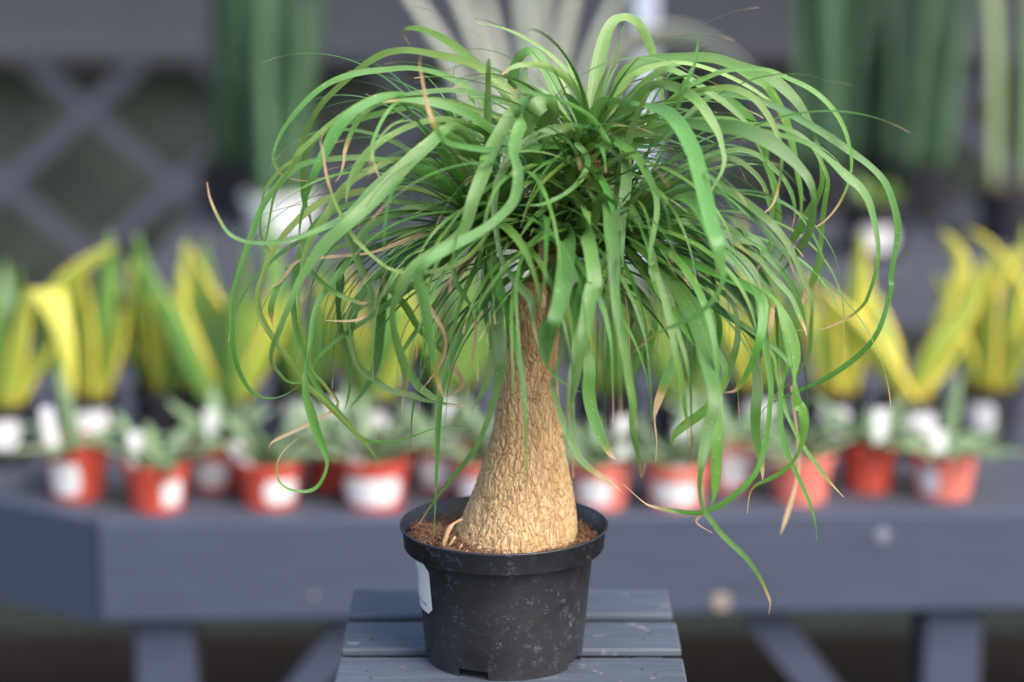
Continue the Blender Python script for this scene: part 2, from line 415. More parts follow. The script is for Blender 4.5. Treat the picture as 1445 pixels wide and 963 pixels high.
# ------------------------------------------------------------------ background plants
def cone_patch(r0, r1, h, a0, a1, z0, z1, off=.0009, n=10, m=4, round_=True):
    """label lying on a conical pot; angles measured from the side facing -Y"""
    v, f, uv = [], [], []
    for j in range(m+1):
        z = z0 + (z1-z0)*j/m
        r = r0 + (r1-r0)*z/h + off
        inset = .12*(a1-a0) if round_ and j in (0, m) else 0
        for i in range(n+1):
            a = (a0+inset) + (a1-a0-2*inset)*i/n
            v.append((r*math.sin(a), -r*math.cos(a), z)); uv.append((i/n, j/m))
    for j in range(m):
        for i in range(n):
            q = j*(n+1)+i; f.append((q, q+1, q+n+2, q+n+1))
    return mesh_of(v, f, True, uv)
def simple_pot(parent, r, h, m, taper=.76, lip=.010, n=28):
    rb = r*taper*.98
    prof = [(rb,0),(r*.94,h-lip),(r,h-lip+.0005),(r,h),(r-.003,h),(r*.90,h-lip),(rb*.96,.012)]
    v, f = lathe(prof, n)
    obj('pot', mesh_of(v, f, False), m, parent)
    v, f = lathe([(r*.9,h-.0135),(r*.5,h-.010),(.003,h-.009)], n)
    obj('soil', mesh_of(v, f[:-1], True), M_SOIL, parent)
    return rb, r*.94
def arc_path(p0, d, L, sag, n=10, side=0.0):
    """path from p0 along d, drooping by sag*s^2"""
    p0 = Vector(p0); d = Vector(d).normalized(); out = []
    sv = d.cross(Vector((0,0,1))); 
    for i in range(n+1):
        s = i/n
        out.append(p0 + d*(L*s) + Vector((0,0,-sag*L*s*s)) + sv*(side*L*s*s))
    return out
def leaf_w(w, n=10, base=.55, tip=2.2):
    return [max(.0012, w*(base+(1-base)*min(1,(i/n)*2.2))*(1-(i/n)**tip)**.75) for i in range(n+1)]
def face_dir(d):                                # width direction: horizontal, square to the lean
    v = Vector(d).cross(Vector((0,0,1)))
    return v.normalized() if v.length > 1e-4 else Vector((1,0,0))
def tag_stick(parent, x, y, h, z, rz, tilt, w=.011):
    o = obj('plant_tag', bmesh_box(-w, w, -.0007, .0007, -.02, h, .0005), M_WHITE, parent, loc=(x, y, z), rot=(0, tilt, rz)); return o

RG = 'small red pots along the front of the bench'
REDS = [ # x, y, r, h, faded, label patch (a0,a1) or None, tag (dx, height, tilt) or None, upright leaf, label text
 (-.628,1.368,.047,.070,0,(-50,16),(-.030,.075,-.12),1,'red pot at the left bench corner with one leaf standing upright'),
 (-.505,1.309,.047,.058,0,(18,62),(-.026,.066,.02),0,'red pot, second from the left bench corner, white sticker at its right side'),
 (-.432,1.412,.045,.060,0,(-50,30),(.000,.070,-.10),0,'red pot half hidden behind, between second and third front pots from the left corner'),
 (-.346,1.326,.048,.056,0,(-5,62),(-.034,.05,-.5),0,'red pot with bright white sticker, just left of the hanging looped palm leaf'),
 (-.262,1.415,.045,.060,0,None,(.0,.085,.1),0,'dark red pot set back beside the wide white sticker pot, without sticker'),
 (-.196,1.317,.050,.062,0,(-62,55),(-.022,.066,.0),0,'red pot with the widest white sticker, left of the palm pot'),
 (-.103,1.412,.046,.062,0,(-50,30),(.01,.08,.05),0,'red pot set back with a pale sticker, seen just above the palm pot rim'),
 (-.040,1.330,.045,.056,1,(-60,20),None,0,'faded red pot peeking out left of the palm trunk base'),
 (.124,1.322,.047,.058,1,(-48,22),(.030,.085,.05),0,'faded red pot right of the palm trunk with a big square sticker'),
 (.233,1.317,.046,.055,1,(-60,40),(.006,.075,.05),0,'faded red pot with sticker below the broad twin leaf tips'),
 (.318,1.416,.045,.070,1,(-25,40),None,0,'faded red pot set back, sticker high on its side, right of the twin leaf tips'),
 (.413,1.352,.047,.058,1,None,(-.005,.05,.3),0,'faded red pot without sticker behind the thin hanging leaf tips at right'),
 (.520,1.408,.043,.062,0,None,(.012,.070,.02),0,'deep red pot without sticker, second from the right end, white tag standing in it'),
 (.624,1.376,.049,.060,1,(-62,-18),(-.012,.048,.05),1,'faded red pot at the right end with one pale leaf standing upright'),
]
for i, (x, y, r, h, faded, lab, tg, upright, text) in enumerate(REDS):
    r *= 1.05; h += .011
    t = thing('potted_succulent', text, 'potted plant', (x, y, .7402), RG)
    rb, rt = simple_pot(t, r, h, M_RED2 if faded else M_RED)
    if lab: obj('sticker', cone_patch(rb, rt, h-.01, R(lab[0]), R(lab[1]), .010, h-.022), M_WHITE, t)
    rr = random.Random(100+i)
    for k in range(13):
        a = 2*math.pi*k/13 + rr.uniform(-.25,.25); el = rr.uniform(.3, 1.15)
        if upright: el = rr.uniform(.1,.5)
        d = (math.cos(a)*math.cos(el), math.sin(a)*math.cos(el), math.sin(el))
        L = rr.uniform(.08,.13); w = rr.uniform(.018,.028)
        obj('leaf', blade(arc_path((.008*math.cos(a), .008*math.sin(a), h-.012), d, L, .15), leaf_w(w, tip=3.5, base=.9), face_dir(d), .35), M_GAST, t)
    if upright:
        d = (-.22 if i == 0 else .16, .05, 1)
        obj('leaf', blade(arc_path((0,0,h-.012), d, .125, 0), leaf_w(.026, tip=3.5, base=.8), face_dir((0,-1,.1)), .3), M_GAST, t)
    if tg: tag_stick(t, tg[0], -.022, tg[1]-.02, h, 0, tg[2], .0095)

BG_ = 'yellow snake plants in black pots on the bench'
def fan(parent, h, mats, n, seed, lo=.20, hi=.31, w=(.034,.052), spread=.42):
    rr = random.Random(seed)
    for k in range(n):
        a = k*2.4 + rr.uniform(-.5,.5); sp = (.08 + .92*(k+.5)/n)*spread*1.5
        d = (math.cos(a)*sp, math.sin(a)*sp*.8, 1)
        L = rr.uniform(lo, hi)*(1-.25*(k/n))
        wd_ = Vector((1, rr.uniform(-.6,.6), 0))
        obj('leaf', blade(arc_path((math.cos(a)*.02, math.sin(a)*.02, h-.012), d, L, rr.uniform(-.02,.16), side=rr.uniform(-.22,.22)), leaf_w(rr.uniform(*w), tip=1.6), wd_, .12, rr.uniform(-.15,.15)), mats[rr.randrange(len(mats))], parent)
BLK = [ # x, y, mats, n, label patch, explicit leaves, text
 (-.775,1.555,'LLLG',8,(-30,45),[], 'lime edged snake plant at the left frame edge, white label on black pot'),
 (-.655,1.615,'LLG',5,(-10,50),[('Y',[(0,0,.08),(-.035,-.01,.18),(-.05,-.03,.255),(-.035,-.075,.250),(-.012,-.10,.19),(-.002,-.108,.105)],.064),('G',[(0,0,.08),(-.045,.01,.22),(-.01,.0,.28),(.055,-.01,.325)],.040)], 'snake plant with one broad bright yellow leaf folded forward'),
 (-.540,1.665,'LLG',8,None,[], 'green snake plant with thin yellow leaf edges, between two yellower ones at left'),
 (-.440,1.590,'LLG',5,None,[('G',[(0,0,.08),(-.035,0,.15),(-.062,0,.23),(-.060,0,.30)],.034),('G',[(.01,0,.08),(.02,0,.18),(-.02,-.01,.26),(-.05,-.01,.335)],.032),('L',[(.01,0,.08),(.03,-.01,.17),(.035,-.01,.27)],.046)], 'snake plant with crossing gold edged leaves left of the palm leaves'),
 (-.325,1.675,'LLL',6,(-35,20),[], 'snake plant showing through the left curtain of palm leaves'),
 (-.215,1.610,'LLG',6,(-30,30),[], 'snake plant with white label seen left of the palm trunk'),
 (-.100,1.680,'LL',7,None,[], 'dark green snake plant directly left of the upper palm trunk'),
 (.145,1.660,'LLL',6,None,[], 'snake plant seen right behind the palm trunk between hanging leaves'),
 (.265,1.610,'LLL',6,(-20,40),[], 'green snake plant behind the broad hanging front leaf'),
 (.385,1.680,'LLG',6,(-30,30),[], 'gold edged snake plant behind the right curtain of palm leaves'),
 (.500,1.640,'GG',4,(-35,20),[('G',[(0,0,.08),(.02,0,.18),(.03,0,.26),(.035,0,.34)],.04)], 'gold snake plant with white label right of the palm crown'),
 (.612,1.600,'GG',2,(-25,40),[('G',[(0,0,.08),(-.05,0,.15),(-.105,0,.215),(-.16,0,.27)],.046),('G',[(.0,0,.08),(.03,-.01,.16),(.08,-.01,.23),(.105,-.01,.31)],.044),('G',[(.0,0,.08),(.05,.01,.14),(.085,.01,.20)],.034),('Y',[(.0,.02,.08),(.06,.03,.2),(.075,.03,.29),(.04,.02,.345)],.04)], 'gold snake plant spreading two broad leaves in a wide V at right'),
 (.745,1.665,'GGL',5,(-55,0),[('G',[(0,0,.08),(-.01,0,.2),(.01,0,.28),(.06,0,.31)],.042),('G',[(.0,0,.08),(.05,0,.2),(.0,0,.30),(-.05,0,.34)],.03)], 'gold snake plant at the right frame edge with a white label on its pot'),
]
KM = {'L': M_LIME, 'G': M_GOLD, 'Y': M_YELLOW}
for i, (x, y, ms, n, lab, ex, text) in enumerate(BLK):
    t = thing('snake_plant', text, 'potted plant', (x, y, .7402), BG_)
    h = .092
    rb, rt = simple_pot(t, .054, h, M_BLACK, .78, .012)
    if lab: obj('sticker', cone_patch(rb, rt, h-.012, R(lab[0]), R(lab[1]), .030, h-.018), M_WHITE, t)
    fan(t, h, [KM[c] for c in ms], n+(2 if 'L' in ms else 0), 300+i)
    for c, pts, w in ex:
        P = catmull(pts, 4)
        obj('leaf', blade(P, leaf_w(w, len(P)-1), Vector((1,-.25,.1)), .10), KM[c], t)

TG = 'tall plants on the back bench'
def tall(name, x, y, pot, text, cols, m, hp=.13, rp=.085, lab=None, dz=.55):
    t = thing(name, text, 'potted plant', (x, y, .7402), TG)
    rb, rt = simple_pot(t, rp, hp, pot, .8, .018)
    if lab: obj('sticker', cone_patch(rb, rt, hp-.018, R(lab[0]), R(lab[1]), .03, hp-.03), M_WHITE, t)
    rr = random.Random(int(1000*x)+77)
    extra = [((p[0]+q[0])/2+rr.uniform(-.02,.02), (p[1]+q[1])/2+rr.uniform(-.03,.03), (p[2]+q[2])/2*rr.uniform(.7,1.1), .034, p[4] if rr.random() < .5 else q[4]) for p, q in zip(cols, cols[1:])] if name != 'stalk_plant' else []
    for bx, tx, L, w, mm in [(p[0],p[1],p[2],p[3]*(.72 if name != 'stalk_plant' else .8),p[4]) for p in cols] + extra:
        by = rr.uniform(-.05,.05)
        P = catmull([(bx,by,hp-.02),(bx+(tx-bx)*.3,by*1.1,hp+L*.35),(bx+(tx-bx)*.7+rr.uniform(-.01,.01),by*1.4+rr.uniform(-.02,.02),hp+L*.7),(tx,by*1.6,hp+L)],4)
        obj('leaf', blade(P, leaf_w(w, len(P)-1, .8, 4), Vector((1, rr.uniform(-.7,.7), 0)), .16, .25), mm, t)
S_, P_ = M_SNAKE, M_SNAKEP
tall('tall_snake_plant', -.545, 3.62, M_GROW, 'tall green snake plant in a white pot left behind the palm crown', [(-.04,-.10,.62,.06,S_),(-.02,-.03,.66,.06,P_),(0,.03,.60,.06,S_),(.03,.07,.64,.055,P_),(.04,.12,.55,.055,S_),(0,-.06,.5,.05,S_),(.05,.10,.45,.05,S_)], S_, .085, .09)
tall('tall_snake_plant', -.68, 3.85, M_BLACK, 'tall dark green snake plant left of the white pot, by the lattice', [(-.04,-.03,.62,.06,S_),(-.02,.02,.70,.055,S_),(.02,.06,.64,.06,P_),(.04,.10,.56,.055,S_),(0,0,.5,.06,S_)], S_)
tall('tall_snake_plant', .76, 3.82, M_BLACK, 'tall snake plant right of the palm crown, left of its twin', [(-.05,-.09,.60,.055,P_),(-.03,-.04,.66,.06,S_),(0,.0,.62,.055,P_),(.03,.05,.68,.06,S_),(.05,.09,.58,.055,S_),(0,-.02,.5,.06,S_)], S_)
tall('tall_snake_plant', .985, 3.80, M_BLACK, 'tall snake plant beside the pale stalks near the right edge', [(-.05,-.08,.66,.06,P_),(-.02,-.03,.60,.06,S_),(.0,.03,.68,.055,P_),(.03,.06,.62,.06,S_),(.05,.11,.5,.05,P_),(0,.02,.5,.055,S_)], S_)
tall('tall_snake_plant', .87, 3.98, M_BLACK, 'tall snake plant standing behind and between the two at right', [(-.05,-.07,.66,.05,S_),(-.02,-.02,.72,.05,S_),(.02,.03,.68,.05,P_),(.04,.08,.60,.05,S_)], S_)
tall('stalk_plant', 1.14, 3.45, M_BLACK, 'pale green upright stalks at the right frame edge', [(-.03,-.06,.80,.05,M_STALK),(.03,.01,.86,.055,M_STALK),(.05,.07,.74,.05,M_STALK)], S_)
t = thing('snake_plant', 'small green plant on the back bench, white label on black pot', 'potted plant', (.80, 3.27, .7402), TG)
rb, rt = simple_pot(t, .08, .13, M_BLACK, .8, .016)
obj('sticker', cone_patch(rb, rt, .114, R(-34), R(30), .025, .075), M_WHITE, t)
fan(t, .13, [M_LIME], 6, 901, .05, .09, (.03,.04), .9)
t = thing('silver_plant', 'blurred pale silver plant with long leaves rising behind the top of the palm', 'potted plant', (.04, 2.70, 0), TG)
rb, rt = simple_pot(t, .13, .25, M_BLACK, .8, .03)
SV = [(-.20,-.02,1.24,.036),(-.14,.03,1.28,.036),(-.08,-.04,1.24,.034),(-.02,.02,1.30,.044),(.02,-.02,1.30,.040),(.075,-.03,1.30,.040),(.13,.02,1.20,.034)]
for dx, dy, L, w in SV:
    P = catmull([(dx*.1,dy*.3,.235),(dx*.2,dy,.24+L*.4),(dx*.65,dy*1.5,.24+L*.75),(dx*1.5,dy*2,.24+L*.98)],4)
    obj('leaf', blade(P, leaf_w(w, len(P)-1, .7, 3), Vector((1,.3,0)), .08, .2), M_PALE, t)
P = catmull([(.02,-.02,.235),(.06,-.03,.80),(.13,-.05,1.20),(.23,-.07,1.285),(.34,-.08,1.265),(.47,-.09,1.165)],5)
obj('leaf', blade(P, leaf_w(.062, len(P)-1, .7, 5), Vector((0.05,-.6,.9)), .08, .2), M_PALE, t)

# ------------------------------------------------------------------ slatted stand in the foreground
st = thing('slatted_stand', 'small blue-grey painted wooden slatted stand under the palm pot', 'stand', (-.001, .034, 0))
slat = None
for k, y0 in enumerate((.108, .0125, -.083, -.178, -.2735)):
    x0, x1 = -.150 + rng.uniform(-.002,.002), .152 + rng.uniform(-.002,.002)
    # worn board: box with rounded long edges and slightly uneven ends
    v, f = box(x0, x1, y0, y0+.0745, .9718, .9798, .0020)
    o = obj('slat', mesh_of(v, f), M_CRATE, st, rot=(0, 0, R(rng.uniform(-.35,.35))))
for k, y0 in enumerate((.108, .0125, -.083, -.178, -.2735)):
    for sx in (-.124, -.117, .117, .126):
        v, f = lathe([(.0014,0),(.0013,.0005),(.0008,.0007)], 10, True)
        obj('nail', mesh_of(v, f), M_BLACK, st, loc=(sx+rng.uniform(-.004,.004), y0+rng.uniform(.02,.055), .9796))
for s in (-1, 1):
    obj('rail', bmesh_box(-.014, .014, -.285, .196, .944, .9713, .002), M_CRATE, st, loc=(s*.122, 0, 0))
    for yy in (-.262, .172):
        obj('leg', bmesh_box(-.018, .018, -.018, .018, 0, .9435, .003), M_CRATE, st, loc=(s*.122, yy, 0))
    obj('stretcher', bmesh_box(-.009, .009, -.2435, .1535, .30, .34, .002), M_CRATE, st, loc=(s*.122, 0, 0))
for yy in (-.262, .172):
    obj('stretcher', bmesh_box(-.1035, .1035, -.009, .009, .42, .46, .002), M_CRATE, st, loc=(0, yy, 0))

# ------------------------------------------------------------------ the palm
palm = thing('potted_palm', 'ponytail palm with swollen tan trunk and arching strap leaves in a black plastic pot', 'potted plant', (-.007, .034, .9802))
# pot ---------------------------------------------------------------
NS = 160
notch = [(-35,-12), (54,75), (-84,-70), (142,164), (190,212)]
prof = [(.0690,0),(.0695,.0075),(.0700,.010),(.0728,.040),(.0755,.070),(.0782,.0975),(.0790,.0990),(.0868,.1000),(.0876,.1012),(.0893,.1165),(.0908,.1180),(.0915,.1195),(.0912,.1206),(.0900,.1208),(.0888,.1196),(.0872,.1030),(.0770,.098),(.0745,.070)]
v, f = [], []
for r, z in prof:
    for i in range(NS):
        a = 2*math.pi*i/NS; v.append((r*math.sin(a), -r*math.cos(a), z))
for k in range(len(prof)-1):
    for i in range(NS):
        j = (i+1) % NS
        if k == 0:
            ad = (360*i/NS + 180) % 360 - 180
            ad2 = ad if ad > -180 else ad+360
            if any(a <= x <= b for a, b in notch for x in (ad, ad+360)): continue
        f.append((k*NS+i, k*NS+j, (k+1)*NS+j, (k+1)*NS+i))
pot = obj('pot', mesh_of(v, f, True), M_POT, palm)
v, f = lathe([(.0692,.0074),(.0692,.0080),(.004,.0080)], 64)
obj('pot_base', mesh_of(v, f), M_POT, pot)
# sticker on the pot's left side
def stickermat():
    m, nt, b = mat('price_sticker')
    uv = N(nt, 'ShaderNodeUVMap'); sep = N(nt, 'ShaderNodeSeparateXYZ'); nt.links.new(uv.outputs[0], sep.inputs[0])
    X, Y = sep.outputs[0], sep.outputs[1]
    br = N(nt, 'ShaderNodeTexNoise'); mp = N(nt, 'ShaderNodeMapping'); mp.inputs['Scale'].default_value = (60, .1, 1)
    nt.links.new(uv.outputs[0], mp.inputs[0]); nt.links.new(mp.outputs[0], br.inputs[0]); br.inputs['Scale'].default_value = 1.0; br.inputs['Detail'].default_value = 1
    bars = ramp(nt, br.outputs['Fac'], [(.47,(0,0,0)),(.50,(1,1,1))])
    def win(s, a, b_): return mathn(nt, 'MULTIPLY', mathn(nt, 'GREATER_THAN', s, a), mathn(nt, 'LESS_THAN', s, b_))
    code = mathn(nt, 'MULTIPLY', mathn(nt, 'MULTIPLY', bars, win(X,.10,.62)), win(Y,.50,.80))
    tx = N(nt, 'ShaderNodeTexNoise'); mp2 = N(nt, 'ShaderNodeMapping'); mp2.inputs['Scale'].default_value = (55, 9, 1)
    nt.links.new(uv.outputs[0], mp2.inputs[0]); nt.links.new(mp2.outputs[0], tx.inputs[0]); tx.inputs['Scale'].default_value = 1
    line = mathn(nt, 'MULTIPLY', mathn(nt, 'MULTIPLY', ramp(nt, tx.outputs['Fac'], [(.46,(0,0,0)),(.5,(1,1,1))]), win(X,.12,.86)), win(Y,.13,.19))
    c = mix(nt, mathn(nt, 'MULTIPLY', mathn(nt, 'MAXIMUM', code, line), .75), (.80,.78,.76), (.10,.10,.11))
    nt.links.new(c, b.inputs['Base Color']); b.inputs['Roughness'].default_value = .4
    return m
obj('sticker', cone_patch(.0690, .0782, .0975, R(-106), R(-56), .049, .0945, .0006, 16, 8), stickermat(), pot)
# soil --------------------------------------------------------------
v, f = [], []
NR = 14
for k in range(NR+1):
    r = .0866*k/NR
    for i in range(72):
        a = 2*math.pi*i/72; x, y = r*math.cos(a), r*math.sin(a)
        z = .1070 + .005*noise.noise(Vector((x*45,y*45,3))) + .003*noise.noise(Vector((x*160,y*160,1))) + .006*math.exp(-((x+.055)**2+(y+.005)**2)/.0006) - .002*(r/.0866)**6
        z = max(z, .1040)
        v.append((x, y, z))
for k in range(NR):
    for i in range(72):
        j = (i+1) % 72; f.append((k*72+i, k*72+j, (k+1)*72+j, (k+1)*72+i))
soil = obj('soil', mesh_of(v, f, True), M_SOIL, palm)
rr = random.Random(5); V, Fc = [], []
for k in range(2600):
    a = rr.uniform(0, 2*math.pi); r = rr.uniform(.045, .084)
    x, y = r*math.cos(a), r*math.sin(a)
    if k % 3 == 0: x, y = -.060+rr.gauss(0,.012), rr.gauss(-.008,.022)
    if math.hypot(x, y) > .084: continue
    z0 = .1072 + .005*noise.noise(Vector((x*45,y*45,3))) + .006*math.exp(-((x+.055)**2+(y+.005)**2)/.0006)
    b = rr.uniform(0, 2*math.pi); L = rr.uniform(.004,.016); lift = rr.uniform(-.001,.006)
    pts = [(x, y, z0), (x+L*.5*math.cos(b), y+L*.5*math.sin(b), z0+lift*.8+.001), (x+L*math.cos(b+.5), y+L*math.sin(b+.5), z0+lift*rr.uniform(0,1.2))]
    if math.hypot(pts[2][0], pts[2][1]) > .085: continue
    tv, tf = tube(pts, [.0005,.00045,.0002], 3)
    o_ = len(V); V += tv; Fc += [tuple(q+o_ for q in g) for g in tf]
obj('coir_fibres', mesh_of(V, Fc, True), M_FIBRE, soil, kind='stuff')
# trunk -------------------------------------------------------------
TR = [(12,70,56),(12.5,86,55.8),(12.9,96.9,54.8),(14.8,113.2,51.6),(18.2,132.6,46.8),(21.2,158.3,39.9),(23.4,183.9,33.3),(25.2,209.4,27.7),(25.4,234.7,24.9),(26.9,259.9,22.7),(29.2,285,20.5),(29.9,300.6,19.5),(30.4,316.2,18.6),(32.5,328,16.5),(35,338,12)]
def trunk_at(z):
    for a, b in zip(TR, TR[1:]):
        if a[1] <= z <= b[1]:
            t = (z-a[1])/(b[1]-a[1]); return a[0]+(b[0]-a[0])*t, a[2]+(b[2]-a[2])*t
    return TR[-1][0], TR[-1][2]
def trunk_smooth(z):
    s = [trunk_at(min(max(z+d, 70), 338)) for d in (-9,-4,0,4,9)] ; return sum(q[0] for q in s)/5, sum(q[1] for q in s)/5
NZ, NA = 330, 280
v, f, crack = [], [], []
for k in range(NZ+1):
    z = 70 + (338-70)*k/NZ
    cx, r = trunk_smooth(z); cx -= 4.0 + 1.5*max(0, (150-z)/60); r += 1.6 + max(0, (150-z)/60)*1.2 + max(0, (z-270)/60)*1.6
    up = (z-97)/220
    for i in range(NA):
        a = 2*math.pi*i/NA
        ux, uy = math.cos(a), math.sin(a)
        ctr = Vector((ux*r, uy*r, z))
        wv = noise.noise_vector(ctr*.06)
        q = Vector((ux*r/4.6 + wv.x*1.0, uy*r/4.6 + wv.y*1.0, z/27 + wv.z*1.0))
        d, _ = noise.voronoi(q)
        cr = max(0.0, 1-(d[1]-d[0])/.15)
        q2 = Vector((ux*r/2.4 + wv.x*2, uy*r/2.4 + wv.y*2, z/13))
        d2, _ = noise.voronoi(q2)
        cr2 = max(0.0, 1-(d2[1]-d2[0])/.2)
        big = noise.noise(Vector((ux*1.3, uy*1.3, z*.012)))*.045 + noise.noise(Vector((ux*2.6, uy*2.6, z*.01+7)))*.03
        tilt = noise.cell(q*1.0 if False else Vector((d[0]*0+q.x, q.y, q.z)))
        fl = noise.noise(Vector((ux*r*.35, uy*r*.35, z*.09)))
        rid = noise.noise(Vector((ux*r*.5, uy*r*.5, z*.035+11)))
        h = r*(1+big) + 0.6*rid + .4*fl - 1.3*cr*(.75+.25*up) - .7*cr2
        v.append(((cx + ux*h)/1000, uy*h/1000, z/1000)); crack.append(min(1, cr*.75+cr2*.35))
for k in range(NZ):
    for i in range(NA):
        j = (i+1) % NA; f.append((k*NA+i, k*NA+j, (k+1)*NA+j, (k+1)*NA+i))
f.append(tuple(range(NZ*NA, (NZ+1)*NA)))
me = mesh_of(v, f, True)
at_ = me.attributes.new('crack', 'FLOAT', 'POINT'); at_.data.foreach_set('value', crack)
trunk = obj('trunk', me, M_BARK, palm)
tv, tf = tube([(.018,-.006,.298),(.012,-.007,.313),(.007,-.0075,.321),(.005,-.0075,.3245)], [.0095,.0100,.0112,.0098], 14)
obj('branch_stub', mesh_of(tv, tf, True), M_HUSK, trunk)
tv, tf = tube([(.029,0,.312),(.034,0,.328),(.039,0,.350),(.041,0,.372)], [.0145,.0155,.0160,.0175], 18)
obj('stem', mesh_of(tv, tf, True), M_HUSK, trunk)
HEADS = [(-.0114,0,.385),(.0721,0,.4497),(.0945,-.010,.3827),(.0406,0,.3687)]
for hx, hy, hz in HEADS[:3]:
    tv, tf = tube([(.040,0,.355),((.040+hx)/2,hy*.5,(.355+hz)/2+.004),(hx,hy,hz-.012),(hx,hy,hz+.012)], [.013,.0105,.011,.007], 12)
    obj('stem', mesh_of(tv, tf, True), M_HUSK, trunk)
for pts, rad in (([(-.036,-.026,.132),(-.046,-.029,.126),(-.0515,-.031,.112),(-.0525,-.031,.104)], [.0012,.0022,.0024,.0026]),
                 ([(-.042,-.032,.118),(-.0485,-.036,.108),(-.0475,-.0365,.104)], [.0012,.0018,.0018]),
                 ([(-.036,-.042,.114),(-.0415,-.046,.106),(-.044,-.047,.104)], [.0008,.0016,.0016]),
                 ([(-.031,-.048,.111),(-.0355,-.052,.104),(-.037,-.053,.104)], [.0008,.0014,.0016]),
                 ([(.066,-.020,.110),(.071,-.023,.105),(.0715,-.024,.104)], [.001,.0018,.002])):
    tv, tf = tube(catmull(pts, 5), [rad[min(int(i/5), len(rad)-1)] for i in range((len(pts)-1)*5+1)], 8)
    obj('root', mesh_of(tv, tf, True), M_ROOT, palm)

